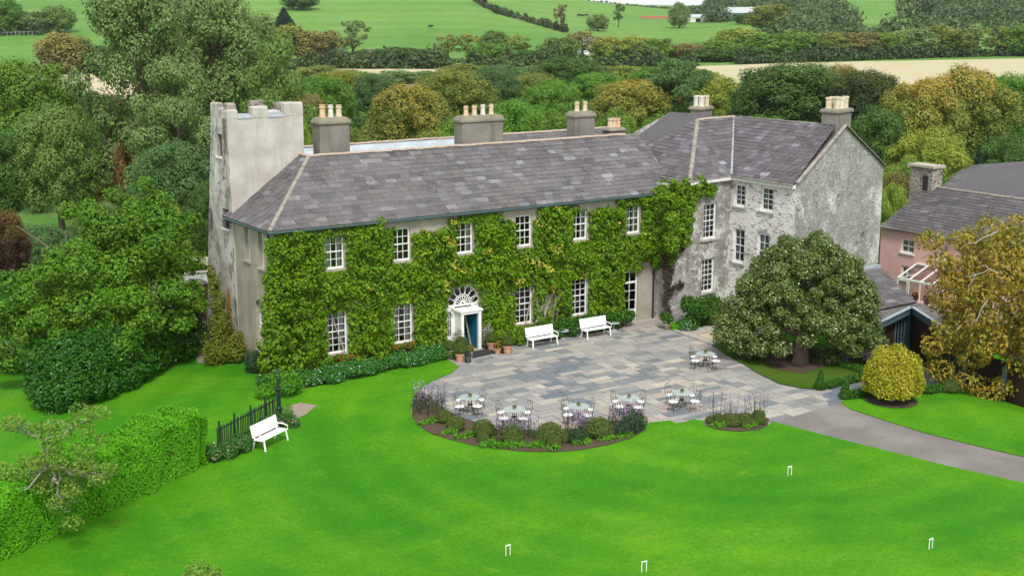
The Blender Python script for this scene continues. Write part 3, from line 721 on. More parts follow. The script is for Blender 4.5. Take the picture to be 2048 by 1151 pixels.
# roof: front and end slopes rise to a lead flat, a second range stands behind
ZR, RD = 9.98, 3.66
ov = .28; ze = HH+.02; sl = (ZR-HH)/RD; zo = ze-ov*sl
roof = obj('roof', MB().add([(-ov,-ov,zo),(LH+1.9,-ov,zo),(LH+1.9,RD,ZR),(RD,RD,ZR),(RD,5.6,ZR),(-ov,5.6,zo)], [(0,1,2,3),(0,3,4,5)])
           .add([(RD,RD,ZR),(LH+1.9,RD,ZR),(LH+1.9,5.7,8.75),(RD,5.7,8.75)], [(0,1,2,3)])
           .add([(-ov,-ov,zo-.04),(LH+1.9,-ov,zo-.04),(LH+1.9,.05,zo-.04),(-ov,.05,zo-.04)], [(0,3,2,1)]).add([(-ov,-ov,zo-.04),(.05,-ov,zo-.04),(.05,5.6,zo-.04),(-ov,5.6,zo-.04)], [(0,1,2,3)]), M['underlay'], house, world=True)
Lv = math.hypot(RD+ov, ZR-zo); k = (RD+ov)/Lv
upf = Vector((0, RD+ov, ZR-zo)); upe = Vector((RD+ov, 0, ZR-zo))
slates(roof, [((-ov,-ov,zo), (1,0,0), upf, Lv, lambda v: (v*k+.05, LH+1.9+ov)),
              ((-ov,5.0+ov,zo), (0,-1,0), upe, Lv, lambda v: (0, 5.0+2*ov-v*k-.05))], 'slate', .315, (.42,.78), 21, 300, .24, .45)
RX0, RX1, RYR, RZR = 4.6, 25.6, 8.0, 9.95
rear = obj('rear_roof', MB().add([(RX0,5.7,8.75),(16.4,5.7,8.75),(16.4,RYR,RZR),(RX0,RYR,RZR)], [(0,1,2,3)]), M['lead'], house, world=True)
rear['label'] = 'pale lead covered slope behind the front ridge'
rr2 = obj('rear_roof', MB().add([(16.4,5.7,8.75),(28.8,5.7,8.3),(RX1,RYR,RZR),(16.4,RYR,RZR),(28.8,10.2,8.3),(RX0,12.3,7.2),(28.8,12.3,7.2),(RX0,RYR,RZR)], [(0,1,2,3),(1,4,2),(7,3,2,4,6,5)]), M['underlay'], house, world=True)
Lr = math.hypot(RYR-5.7, RZR-8.75)
slates(rr2, [((16.4,5.7,8.75), (1,0,0), (0,RYR-5.7,RZR-8.75), Lr, lambda v: (0, 11.6-v/Lr*2.4)),
             ((28.75,5.7,8.31), (0,1,0), (RX1-28.75,0,RZR-8.31), 3.5, lambda v: (v*.62, 4.5-v*.62))], 'slate', .31, (.4,.7), 22, 110)
ridge_tiles(roof, (RD,RD,ZR+.03), (LH+1.0,RD,ZR+.03), 'ridge_clay', .12); ridge_tiles(roof, (RD,5.5,ZR+.03), (RD,RD,ZR+.03), 'ridge_clay', .12)
ridge_tiles(roof, (-ov+.06,-ov+.06,zo+.06), (RD,RD,ZR+.04), 'hip_cement', .105, .5, 'hip_tile')
ridge_tiles(rr2, (RX0,RYR,RZR+.02), (RX1,RYR,RZR+.02), 'ridge_clay', .11); ridge_tiles(rr2, (28.7,5.75,8.36), (RX1,RYR,RZR+.02), 'ridge_clay', .11)
g = MB(); g.tube([(-ov-.03,5.0,zo-.06),(-ov-.03,-ov-.03,zo-.06),(LH+.6,-ov-.03,zo-.06)], .065, 8); obj('gutter', g, M['green_gutter'], house, world=True)
g = MB(); g.tube([(.0-.06,.35,zo-.1),(-.06,.35,6.6),(-.06,.5,6.4)], .05, 6); obj('downpipe', g, M['dark_iron'], house, world=True)
g = MB(); g.tube([(22.78,-.08,6.9),(22.78,-.08,0)], .055, 6); obj('downpipe', g, M['dark_iron'], house, world=True)
chimney(house, 4.45, 6.1, 3.95, 4.85, 8.6, 11.45, ['pot_orange','pot_white','pot_cream'], seed=2, poth=.62, potr=.15)
chimney(house, 12.75, 15.35, 3.95, 4.85, 8.6, 11.15, ['pot_orange','pot_cream','pot_white','pot_cream'], seed=3, poth=.55, potr=.14)
chimney(house, 20.75, 22.15, 4.7, 5.6, 8.6, 11.0, ['pot_cream','pot_cream'], seed=4, poth=.6, potr=.15)
chimney(house, 23.2, 24.3, 4.6, 5.4, 8.6, 10.1, ['pot_cream','pot_orange','pot_orange'], seed=5, poth=.55, potr=.15, cap=.22)
# doorway: sidelights, fanlight, boxed porch, open blue door
dw = obj('doorway', MB().box(DX-1.0,.10,0,DX-.98,.2,2.3).box(DX-1.0,.08,2.26,DX+1.0,.2,2.36).box(DX-.62,.09,0,DX-.5,.2,2.26).box(DX+.5,.09,0,DX+.62,.2,2.26)
   .box(DX-.98,.12,0,DX-.62,.18,.75).box(DX+.62,.12,0,DX+.98,.18,.75).box(DX-.98,.12,2.05,DX-.62,.18,2.26).box(DX+.62,.12,2.05,DX+.98,.18,2.26)
   .box(DX-.98,.1,.75,DX-.9,.18,2.05).box(DX+.9,.1,.75,DX+.98,.18,2.05).box(DX-.70,.1,.75,DX-.62,.18,2.05).box(DX+.62,.1,.75,DX+.70,.18,2.05), M['white_paint'], house, world=True)
for sx in (-1,1):
    for c in (0,1):
        for q in range(3):
            o = link('pane', pane_mesh(.1, .42), dw); o.location = (DX+sx*.8-.1+c*.1, .15, .76+q*.43)
    obj('glazing_bars', MB().box(DX+sx*.8-.012,.12,.75,DX+sx*.8+.012,.15,2.05).box(DX+sx*.8-.1,.12,1.175,DX+sx*.8+.1,.149,1.2).box(DX+sx*.8-.1,.12,1.605,DX+sx*.8+.1,.149,1.63), M['white_paint'], dw)
fl = MB(); zc = 2.34
def arcb(r, t0, t1, n=14, wd=.03):
    for k in range(n):
        a, b_ = t0+(t1-t0)*k/n, t0+(t1-t0)*(k+1)/n
        fl.bar((DX+r*math.cos(a),.12,zc+r*math.sin(a)), (DX+r*math.cos(b_),.12,zc+r*math.sin(b_)), wd, .04)
arcb(.96,0,math.pi,18,.10); arcb(.52,0,math.pi,14,.04); arcb(.43,0,math.pi,14,.04); arcb(.13,0,math.pi,8,.06)
for k in range(9):
    a = math.pi*k/8; fl.bar((DX+.13*math.cos(a),.12,zc+.13*math.sin(a)), (DX+.44*math.cos(a),.12,zc+.44*math.sin(a)), .034)
for k in range(8):
    a = math.pi*(k+.0)/7.; fl.bar((DX+.5*math.cos(a),.12,zc+.5*math.sin(a)), (DX+.78*math.cos(a),.12,zc+.78*math.sin(a)), .038)
    for s in (-.11,.11): fl.bar((DX+.78*math.cos(a),.12,zc+.78*math.sin(a)), (DX+.95*math.cos(a+s),.12,zc+.95*math.sin(a+s)), .034)
fan = obj('fanlight', fl, M['white_paint'], house, world=True)
obj('pane', MB().poly([(DX+.97*math.cos(math.pi*k/16), .15, zc+.97*math.sin(math.pi*k/16)) for k in range(17)]), M['glass'], fan)
pz = 2.18; py_ = -.62
po = obj('porch', MB().box(DX-.52,py_,0,DX-.36,py_+.16,1.95).box(DX+.52,py_,0,DX+.68,py_+.16,1.95).box(DX-.5,py_+.16,0,DX-.42,.1,1.95).box(DX+.6,py_+.16,0,DX+.66,.1,1.95)
   .box(DX-.54,py_-.02,1.95,DX+.70,.1,2.08).box(DX-.60,py_-.07,2.08,DX+.76,.1,2.15).box(DX-.56,py_-.04,2.15,DX+.72,.1,2.19), M['white_paint'], house, world=True, bevel=.012)
obj('step', MB().box(DX-.6,py_-.12,-.05,DX+.76,.4,.05), M['stone_step'], po)
d1 = obj('door', MB().obox((DX+.50,py_+.2,.06), (.05,0,0), (-.12,.72,0), (0,0,1.86)), M['blue_door'], house, world=True, bevel=.01); d1['label'] = 'blue door leaf swung inwards'
dp = MB()
for z_ in (.25,.85,1.35): dp.obox((DX+.470,py_+.32,z_), (.02,0,0), (-.085,.5,0), (0,0,.4))
obj('door_panel', dp, M['blue_door'], d1); obj('handle', MB().tube([(DX+.40,py_+.78,1.0),(DX+.33,py_+.78,1.0)], .022, 8), M['brass'], d1)
inn = obj('inner_door', MB().box(DX-.36,.26,.05,DX-.26,.32,1.95).box(DX+.42,.26,.05,DX+.5,.32,1.95).box(DX-.02,.26,.05,DX+.06,.32,1.95).box(DX-.26,.26,1.85,DX+.42,.32,1.95).box(DX-.26,.26,.05,DX-.02,.32,.5).box(DX+.06,.26,.05,DX+.42,.32,.5), M['blue_door'], house, world=True)
for (xa, xb) in ((-.26,-.02),(.06,.42)):
    o = link('pane', pane_mesh(xb-xa, 1.35), inn); o.location = (DX+xa,.29,.5)

# ------------------------------------------------------------------ castle tower
tower = thing('castle_tower', 'square battlemented old tower with peeling whitewash at the end of the house', 'tower', (1.8,6,0))
TX0, TX1, TY0, TY1, TZ = -.12, 3.86, 4.62, 6.75, 11.92
mb = MB()
B = [(.0,TY0,-.3),(TX1,TY0,-.3),(TX1,8.6,-.3),(-.28,8.55,-.3)]; Tt = [(TX0,TY0,TZ),(TX1,TY0,TZ),(TX1,TY1,TZ),(TX0,TY1,TZ)]
obj('front_wall', MB().add([B[0],B[1],Tt[1],Tt[0]], [(0,1,2,3)]), M['render_tower'], tower, world=True)
Lm = lambda f, s: tuple((1-f)*((1-s)*np.array(B[0])+s*np.array(B[3]))+f*((1-s)*np.array(Tt[0])+s*np.array(Tt[3])))
slits = [(.845,.935,.36,.62),(.555,.635,.14,.42)]
fs = sorted({0,1}|{q for s in slits for q in s[:2]}); ss = sorted({0,1}|{q for s in slits for q in s[2:]})
mb = MB()
for fa, fb in zip(fs, fs[1:]):
    for sa, sb in zip(ss, ss[1:]):
        if any(s[0] <= fa < s[1] and s[2] <= sa < s[3] for s in slits): continue
        mb.poly([Lm(fa,sb), Lm(fa,sa), Lm(fb,sa), Lm(fb,sb)])
obj('side_wall', mb, M['tower_old'], tower, world=True)
for s in slits:
    c = [np.array(Lm(f, q)) for f, q in ((s[0],s[2]),(s[0],s[3]),(s[1],s[3]),(s[1],s[2]))]; inn_ = [p+np.array([.3,0,0]) for p in c]
    w_ = MB()
    for i in range(4): w_.poly([c[i], c[(i+1)%4], inn_[(i+1)%4], inn_[i]])
    wo = obj('slit_window', w_, M['concrete'], tower, world=True)
    obj('pane', MB().poly([p-np.array([.12,0,0]) for p in inn_]), M['interior'], wo); obj('sill', MB().obox(c[0]-np.array([.06,-.04,.1]), (.12,0,0), (0,(c[1]-c[0])[1]+.1,0), (0,0,.1)), M['white_paint'], wo)  # the slit's pane is an opaque near-black sheet painting the unlit inside
obj('rear_wall', MB().add([B[1],B[2],Tt[2],Tt[1],B[3],Tt[3]], [(0,1,2,3),(1,4,5,2)]).box(TX0+.2,TY0+.2,11.2,TX1-.2,TY1-.2,11.3), M['tower_old'], tower, world=True)
def merlon(x0, y0, x1, y1, z0, z1, m, r):
    b_ = MB(); tp = .05
    rings = [(0,z0),(0,z1-.07),(tp*.5,z1-.015),(tp*1.4,z1)]
    for g_, z in rings: b_.v += [(x0+g_,y0+g_,z+r.uniform(-.02,.02)),(x1-g_,y0+g_,z+r.uniform(-.02,.02)),(x1-g_,y1-g_,z+r.uniform(-.02,.02)),(x0+g_,y1-g_,z+r.uniform(-.02,.02))]
    for i in range(3):
        for q in range(4): b_.f.append((4*i+q, 4*i+(q+1)%4, 4*i+4+(q+1)%4, 4*i+4+q))
    b_.f.append((12,13,14,15)); return obj('merlon', b_, M[m], tower, world=True)
r = random.Random(8); th = .42
for (a, b_, h_) in ((TX0,TX0+.55,12.36),(1.2,2.0,12.46),(2.88,TX1,12.58)): merlon(a, TY0, b_, TY0+th, TZ, h_, 'render_tower', r)
for (a, b_, h_) in ((5.3,5.72,12.4),(6.15,6.75,12.6)): merlon(TX0, a, TX0+th, b_, TZ, h_, 'tower_old', r)
for (a, b_, h_) in ((.55,1.05,12.55),(1.85,2.55,12.62),(3.2,TX1,12.5)): merlon(a, TY1-th, b_, TY1, TZ, h_, 'rubble', r)
merlon(TX1-th, 5.4, TX1, 6.0, TZ, 12.55, 'rubble', r)
for (a, b_) in ((TX0+.55,1.2),(2.0,2.88)): obj('parapet_slate', MB().add([(a,TY0-.03,TZ+.02),(b_,TY0-.03,TZ+.02),(b_,TY0+th,TZ+.2),(a,TY0+th,TZ+.2),(a,TY0-.03,TZ-.02),(b_,TY0-.03,TZ-.02)], [(0,1,2,3),(4,5,1,0)]), M['lead_dark'], tower, world=True)
obj('roof_light', MB().box(2.1,5.4,11.3,3.0,6.0,12.15), M['roof_white'], tower, world=True)

# ------------------------------------------------------------------ stone wing
P1, P2, P3, P4, P5 = (24.2,3.6), (23.9,-1.63), (27.43,-1.15), (27.56,-6.03), (37.6,-3.28)
ZE, ZW = 8.0, 10.7
wing = thing('stone_wing', 'tall three storey wing of flaking whitewashed stone with hipped slate roof', 'house', (29,-2,0))
rc = [np.array([25.15-2.22*math.cos(t), .08-1.54*math.sin(t)]) for t in np.linspace(0, math.pi/2, 9)]
obj('bowed_corner', MB().add([(p[0],p[1],z) for z in (-.3,ZE-.3) for p in rc], [(k,k+1,k+10,k+9) for k in range(8)]), M['wing_render'], wing, world=True, smooth=True)
W0, W1 = tuple(rc[-1]), P3
def wbox(px0, py0, px1, py1, a, b_):
    u0, zt = onwall(px0, py0, a, b_); u1, _ = onwall(px1, py0, a, b_); _, zb = onwall((px0+px1)/2, py1, a, b_); return u0, u1, zb, zt
hA = [wbox(1406,408,1434,478,W0,W1), wbox(1403,519,1430,584,W0,W1)]
wall(wing, 'bay_wall', W0, W1, -.3, ZE-.05, M['wing_render'], hA)
for h in hA: window(wing, W0, W1, (h[0]+h[1])/2, h[2], h[1]-h[0], h[3]-h[2], 3, 6, rec=.10, curtain=.5, sill='concrete', box_frame=.10)
hB = [wbox(1469,366,1492,414,P3,P4), wbox(1522,372,1548,424,P3,P4), wbox(1467,454,1490,526,P3,P4), wbox(1515,464,1540,540,P3,P4), wbox(1470,575,1490,625,P3,P4)]
wall(wing, 'courtyard_wall', P3, P4, -.3, ZE-.05, M['wing_stone'], hB)
for i, h in enumerate(hB): window(wing, P3, P4, (h[0]+h[1])/2, h[2], h[1]-h[0], h[3]-h[2], 2, 4, rec=.10, curtain=1, sill='concrete', box_frame=.11)
RG = ((P4[0]+P5[0])/2, (P4[1]+P5[1])/2); gl = np.linalg.norm(np.array(P5)-np.array(P4))
wall(wing, 'gable_wall', P4, P5, -1.5, ZE, M['wing_gable'], top=[(0,ZE),(gl,ZE),(gl/2,ZW-.12)])
R0, R1, RGz, RN = (28.2,2.75,ZW), (31.5,3.2,ZW), (RG[0],RG[1],ZW-.05), (31.0,8.6,ZW)
BK = (24.3,7.2,ZE)
EA = .2
e2 = (P2[0]-EA, P2[1]-EA, ZE-.1); e3 = (P3[0]-EA, P3[1]-EA, ZE-.1); e4 = (P4[0]-EA, P4[1]-.02, ZE-.1)
obj('rear_wall', MB().add([(P5[0],P5[1],-1.5),(P5[0],P5[1],ZE),(36.6,8.6,-1.5),(36.6,8.6,ZE),(24.4,8.6,-1.5),(24.4,8.6,ZE),(31,8.6,ZW-.1),(24.3,3.6,-.3),(24.3,3.6,ZE)], [(0,2,3,1),(2,4,5,3),(3,5,6),(4,7,8,5)]), M['wing_gable'], wing, world=True)
wroof = obj('roof', MB().add([e2,e3,R1,R0], [(0,1,2,3)]).add([e3,e4,RGz,R1], [(0,1,2,3)]).add([e2,R0,BK,(24.0,3.6,ZE-.1)], [(0,1,2,3)]).add([R0,R1,RN,(30,8.6,ZW-.6),BK], [(0,1,2,3,4)])
            .add([(P5[0]+.2,P5[1],ZE-.1),(36.8,8.6,ZE-.1),RN,R1,RGz], [(0,1,2,3,4)]), M['underlay'], wing, world=True)
for v_ in wroof.data.vertices: v_.co.z -= .05
def plane_slates(a, b_, c, d, flip=False):
    """quad eave a->b, ridge d->c : returns a slate plane tuple"""
    a, b_, c, d = map(Vector, (a,b_,c,d)); e = (b_-a).normalized(); up = (d-a); up = up-e*up.dot(e); Lv_ = up.length; up.normalize(); Lb = (b_-a).length
    ud = (d-a).dot(e); uc_ = (c-a).dot(e); Lc = (c-a).dot(up)
    return (a, e, up, min(Lv_, Lc), lambda v: (ud*v/Lv_+.03, Lb+(uc_-Lb)*v/Lc-.03))
slates(wroof, [plane_slates(e3, e4, RGz, R1), plane_slates(e2, e3, R1, R0), plane_slates((24.15,5.6,ZE-.05), e2, R0, (28.2,2.9,ZW))], 'slate_wing', .30, (.36,.62), 31, 300, .2, .4)
ridge_tiles(wroof, R0, R1, 'ridge_clay', .12); ridge_tiles(wroof, (R1[0],R1[1],ZW), RGz, 'hip_cement', .10)
ridge_tiles(wroof, (e2[0]+.05,e2[1]+.05,e2[2]+.03), R0, 'hip_cement', .13, .6, 'hip_tile')
obj('valley', MB().add([(e3[0]-.05,e3[1]+.04,e3[2]+.09),(e3[0]+.05,e3[1]-.04,e3[2]+.09),(R1[0]+.05,R1[1]-.04,R1[2]+.06),(R1[0]-.05,R1[1]+.04,R1[2]+.06)], [(0,1,2,3)]), M['lead_valley'], wroof)
for a, b_ in (((P4[0]-.02,P4[1]-.05,ZE-.02), (RG[0],RG[1]-.05,ZW+.02)), ((P5[0],P5[1]-.05,ZE-.02), (RG[0],RG[1]-.05,ZW+.02))): ridge_tiles(wroof, a, b_, 'hip_cement', .12, .7, 'coping_stone')
g = MB()
cor = [(P1[0]-.1,P1[1]), (P2[0]-.14,P2[1]-.14), (P3[0]-.12,P3[1]-.14), (P4[0]-.12,P4[1])]
for a, b_ in zip(cor, cor[1:]): g.bar((a[0],a[1],ZE-.24), (b_[0],b_[1],ZE-.24), .2, .2)
obj('cornice', g, M['white_wall'], wing, world=True); g = MB()
g.tube([(P1[0]-.28,P1[1],ZE-.13),(P2[0]-.28,P2[1]-.28,ZE-.13),(P3[0]-.28,P3[1]-.24,ZE-.13),(P4[0]-.28,P4[1],ZE-.13)], .055, 6); obj('gutter', g, M['hip_cement'], wing, world=True)
ax = np.array(P5)-np.array(P4); ax = ax/np.linalg.norm(ax)
cg = np.array(RG)+np.array([-ax[1],ax[0]])*.62+ax*.15
chimney(wing, cg[0]-.85, cg[0]+.85, cg[1]-.5, cg[1]+.5, 9.2, 11.38, ['pot_cream','pot_white','pot_cream']*2, axis=ax, square=True, roundtop=False, nrows=2, poth=.66, potr=.19, seed=6)
chimney(wing, 32.7, 34.1, 7.9, 8.7, 8.5, 10.7, ['pot_white','pot_cream']*2, axis=(.96,.25), square=True, roundtop=False, nrows=2, poth=.7, potr=.19, seed=7)

# ------------------------------------------------------------------ pink house behind the trees, with its conservatory
pk0, pk1 = atz(1763,450,3.5), atz(2075,505,3.5)
pink = thing('pink_house', 'pink rendered house with long slate roofs and a white conservatory', 'house', (pk0[0],pk0[1],-1.25))
gz = -1.25
def pbox(px0, py0, px1, py1): return wbox(px0, py0, px1, py1, pk0, pk1)
hp = [pbox(1803,477,1829,506), pbox(1876,488,1897,520), pbox(1962,505,1985,535), pbox(1803,530,1822,560)]
wall(pink, 'front_wall', pk0, pk1, gz-.3, 3.5, M['pink_render'], hp)
for i, h in enumerate(hp): window(pink, pk0, pk1, (h[0]+h[1])/2, h[2], h[1]-h[0], h[3]-h[2], 2, 2, rec=.08, curtain=.6, sill='white_paint')
pa = np.array(pk0); pb = np.array(pk1); pd = (pb-pa)/np.linalg.norm(pb-pa); pn = np.array([-pd[1], pd[0], 0.])   # pn points away from the camera side
PZ = 5.7; pdp = 4.2
rid0, rid1 = pa+pn*pdp+np.array([0,0,PZ-3.5]), pb+pn*pdp+np.array([0,0,PZ-3.5])
ev0, ev1 = pa-pn*.25-np.array([0,0,.12]), pb-pn*.25-np.array([0,0,.12])
bk0, bk1 = pa+pn*2*pdp, pb+pn*2*pdp
proof = obj('roof', MB().add([ev0,ev1,rid1,rid0], [(0,1,2,3)]).add([bk0,bk1,rid1,rid0], [(0,3,2,1)]), M['underlay'], pink, world=True)
slates(proof, [plane_slates(ev0, ev1, rid1, rid0)], 'slate_far', .30, (.4,.7), 41, 120, .2, .4)
ridge_tiles(proof, rid0+np.array([0,0,.03]), rid1+np.array([0,0,.03]), 'hip_cement', .1, .6)
obj('gable_wall', MB().add([pa+np.array([0,0,-5.1]), pa, rid0-np.array([0,0,.1]), bk0, bk0+np.array([0,0,-5.1])], [(0,4,3,2,1)]), M['pink_render'], pink, world=True)
Dr = float((rid0-EYE)@FW)
for (qa, qb, sa, sb_, d0, d1, sd_) in (((1884,376),(2075,412),(1918,340),(2075,352),1.2,5.5,42),((1918,343),(2075,357),(1958,327),(2075,319),6.2,11,43)):
    q0, q1, s0, s1 = atd(*qa,Dr+d0), atd(*qb,Dr+d0-6), atd(*sa,Dr+d1), atd(*sb_,Dr+d1-6)
    rr = obj('rear_roof', MB().add([q0,q1,s1,s0,s0+pn*4-np.array([0,0,2]),s1+pn*4-np.array([0,0,2])], [(0,1,2,3),(3,2,5,4)]), M['underlay'], pink, world=True)
    for v_ in rr.data.vertices: v_.co.z -= .06
    slates(rr, [plane_slates(q0, q1, s1, s0)], 'slate_far', .34, (.4,.7), sd_, 40, .15, .62)
cst = rid0-pd*.15-np.array([0,0,.75]); cax = np.array([pd[0],pd[1]])
st = obj('chimney', MB().obox(cst-pd*1.0-pn*.5-np.array([0,0,2.2]), pd*1.95, pn*1.0, (0,0,4.2)), M['rubble'], pink, world=True, bevel=.08); st['label'] = 'wide rubble stone chimney stack with a niche'
obj('cap', MB().obox(cst-pd*1.1-pn*.6+np.array([0,0,2.0]), pd*2.15, pn*1.2, (0,0,.16)), M['concrete'], st); obj('niche', MB().obox(cst+pd*.15-pn*.52+np.array([0,0,.5]), pd*.42, pn*.06, (0,0,1.0)), M['interior'], st)  # niche is a flat dark panel: shade painted on, no recess cut
# conservatory
cu0, _ = onwall(1806,570,pk0,pk1); cu0 += 1.0; cu1 = cu0+5.2; cd = 1.7
CW = lambda u, d, z: pa*np.array([1,1,0])+pd*np.array([1,1,0])*u-pn*d+np.array([0,0,z])
mb = MB(); zb, zm, zt = gz+.55, gz+2.05, gz+2.75
n_ = 6
for k in range(n_+1):
    u = cu0+(cu1-cu0)*k/n_; mb.bar(CW(u,cd,zb), CW(u,cd,zm), .07); mb.bar(CW(u,cd,zm), CW(u,.02,zt), .07)
mb.bar(CW(cu0-.03,cd,zb), CW(cu1+.03,cd,zb), .1); mb.bar(CW(cu0-.03,cd,zm), CW(cu1+.03,cd,zm), .1); mb.bar(CW(cu0,0.04,zt), CW(cu1,.04,zt), .1)
for u in (cu0,cu1): mb.bar(CW(u,cd,zb), CW(u,.02,zb), .09); mb.bar(CW(u,cd,zm), CW(u,.02,zm), .07); mb.bar(CW(u,cd*.5,zb), CW(u,cd*.5,zm+.3), .06)
cons = obj('conservatory', mb, M['white_paint'], pink, world=True)
for k in range(n_):
    ua, ub = cu0+(cu1-cu0)*k/n_, cu0+(cu1-cu0)*(k+1)/n_
    obj('pane', MB().poly([CW(ua,cd,zb), CW(ub,cd,zb), CW(ub,cd,zm), CW(ua,cd,zm)]), M['glass_clear'], cons); obj('pane', MB().poly([CW(ua,cd,zm), CW(ub,cd,zm), CW(ub,.02,zt), CW(ua,.02,zt)]), M['glass_clear'], cons)
obj('base_wall', MB().obox(CW(cu0-.03,cd+.04,gz-.3), pd*(cu1-cu0+.06), pn*cd, (0,0,.80)), M['pink_render'], cons)

# slate roofed outbuilding and dark timber building with blue trim
tA0, tA1, tB1 = gp(1690,729), gp(1812,702), gp(1927,775); tC1 = gp(2100,832)
timber = thing('timber_building', 'dark stained boarded building with blue posts and a flat roof', 'building', tA1)
tz = 1.05
def boards(a, b_, name, z0, z1, skip=()):
    p, e, n, L = frame2(a, b_); h_ = .2; k_ = int((z1-z0)/h_); e3 = np.array([e[0],e[1],0]); n3 = np.array([n[0],n[1],0])
    segs = []; u = 0
    for s in sorted(skip): segs.append((u, s[0])); u = s[1]
    segs.append((u, L))
    for k in range(k_+1):
        for (ua, ub) in segs:
            if ub-ua < .05: continue
            o_ = np.array([p[0],p[1],z0+k*h_])+e3*ua; me = MB()
            me.add([o_+n3*.045, o_+e3*(ub-ua)+n3*.045, o_+e3*(ub-ua)+n3*.02+np.array([0,0,h_-.012]), o_+n3*.02+np.array([0,0,h_-.012]), o_, o_+e3*(ub-ua), o_+e3*(ub-ua)+np.array([0,0,h_-.012]), o_+np.array([0,0,h_-.012])], [(0,1,2,3),(0,4,5,1),(3,2,6,7)])
            obj('board', me, M['clad'], timber, world=True)
    obj('wall', MB().obox(np.array([p[0],p[1],z0-.3])-n3*.12, e3*L, n3*.12, (0,0,z1-z0+.5)), M['interior'], timber, world=True)
_, eB, nB, LB = frame2(tA1, tB1)
boards(tA0, tA1, 'a', -1.2, tz); boards(tA1, tB1, 'b', -1.25, tz, [(.25,.95)]); boards(tB1, tC1, 'c', -1.25, tz-.25)
def post(p, h0, h1, w=.2): obj('post', MB().box(p[0]-w/2,p[1]-w/2,h0,p[0]+w/2,p[1]+w/2,h1), M['blue_trim'], timber, world=True, bevel=.01)
for p in (tA0, tB1): post(p+np.array([-.1,-.12,0]), -1.4, tz)
_cp = (tB1+(tC1-tB1)*.48); post(_cp+np.array([-.12,-.05,0]), -1.4, tz-.2); post(tA1+np.array([-.22,-.25,0]), -1.4, tz, .3)
ff = MB()
oA = np.array([-.45,-.55,0])
for a, b_ in ((tA0+oA, tA1+oA), (tA1+oA, tB1+oA*1.3)): ff.bar((a[0],a[1],tz+.18), (b_[0],b_[1],tz+.18), .06, .36)
obj('fascia', ff, M['blue_trim'], timber, world=True)
ff = MB()
for a, b_ in ((tA0+oA*1.05, tA1+oA*1.05), (tA1+oA*1.05, tB1+oA*1.35)): ff.bar((a[0],a[1],tz+.385), (b_[0],b_[1],tz+.385), .2, .05)
obj('roof_edge', ff, M['edge_blue'], timber, world=True)
fr = [atz(*p, tz+.45) for p in ((1690,634),(1757,618),(1830,603),(1884,621),(1990,672),(2110,730))]
obj('flat_roof', MB().add([(p[0],p[1],z) for p, z in ((tA0+oA,tz+.37),(tA1+oA,tz+.37),(tB1+oA*1.3,tz+.37),(tC1,tz+.37))]+fr, [(0,1,5,4),(1,6,5),(1,7,6),(1,2,8,7),(2,3,9,8)]), M['flat_roof'], timber, world=True)
def tglass(a, b_, u0, u1, z0, z1, nb):
    p, e, n, L = frame2(a, b_); e3 = np.array([e[0],e[1],0]); n3 = np.array([n[0],n[1],0]); o_ = np.array([p[0],p[1],0]); m_ = MB()
    for u in np.linspace(u0, u1, nb+1): m_.obox(o_+e3*(u-.04)+n3*.05+np.array([0,0,z0]), e3*.08, n3*.06, (0,0,z1-z0))
    m_.obox(o_+e3*(u0+.04)+n3*.05+np.array([0,0,z0-.06]), e3*(u1-u0-.08), n3*.07, (0,0,.09)); m_.obox(o_+e3*(u0+.04)+n3*.05+np.array([0,0,z1-.06]), e3*(u1-u0-.08), n3*.07, (0,0,.09))
    w_ = obj('window', m_, M['blue_trim'], timber, world=True)
    for k in range(nb):
        ua = u0+(u1-u0)*k/nb; o2 = link('pane', pane_mesh((u1-u0)/nb, z1-z0), w_); o2.location = tuple(o_+e3*ua+n3*.07+np.array([0,0,z0])); o2.rotation_euler = (0,0,math.atan2(e[1],e[0]))
LA = frame2(tA0, tA1)[3]
tglass(tA0, tA1, LA-2.0, LA-.7, -.55, .85, 3); tglass(tA1, tB1, LB-1.7, LB-.9, -.5, .75, 1)
lean = thing('slate_outbuilding', 'low lean-to slate roof against the foot of the grey gable', 'building', (33,-6,-1.25))
lt0 = atz(1672,553,2.6); lt1 = atz(1757,534,2.6); le1 = atz(1832,604,1.55); le0 = atz(1690,634,1.55)
lroof = obj('roof', MB().add([le0,le1,lt1,lt0], [(0,1,2,3)]), M['underlay'], lean, world=True)
slates(lroof, [plane_slates(le0, le1, lt1, lt0)], 'slate_far', .36, (.45,.8), 51, 120, .18, .5)
obj('flashing', MB().bar(lt0+np.array([0,0,.08]), lt1+np.array([0,0,.08]), .3, .16), M['lead_dark'], lroof)
lw3 = MB(); dn = np.array([0,0,-3.6]); lw3.poly([lt1,le1,le1+dn,lt1+dn]); lw3.poly([lt0,lt1,lt1+dn,lt0+dn]); obj('wall', lw3, M['wing_gable'], lean, world=True)

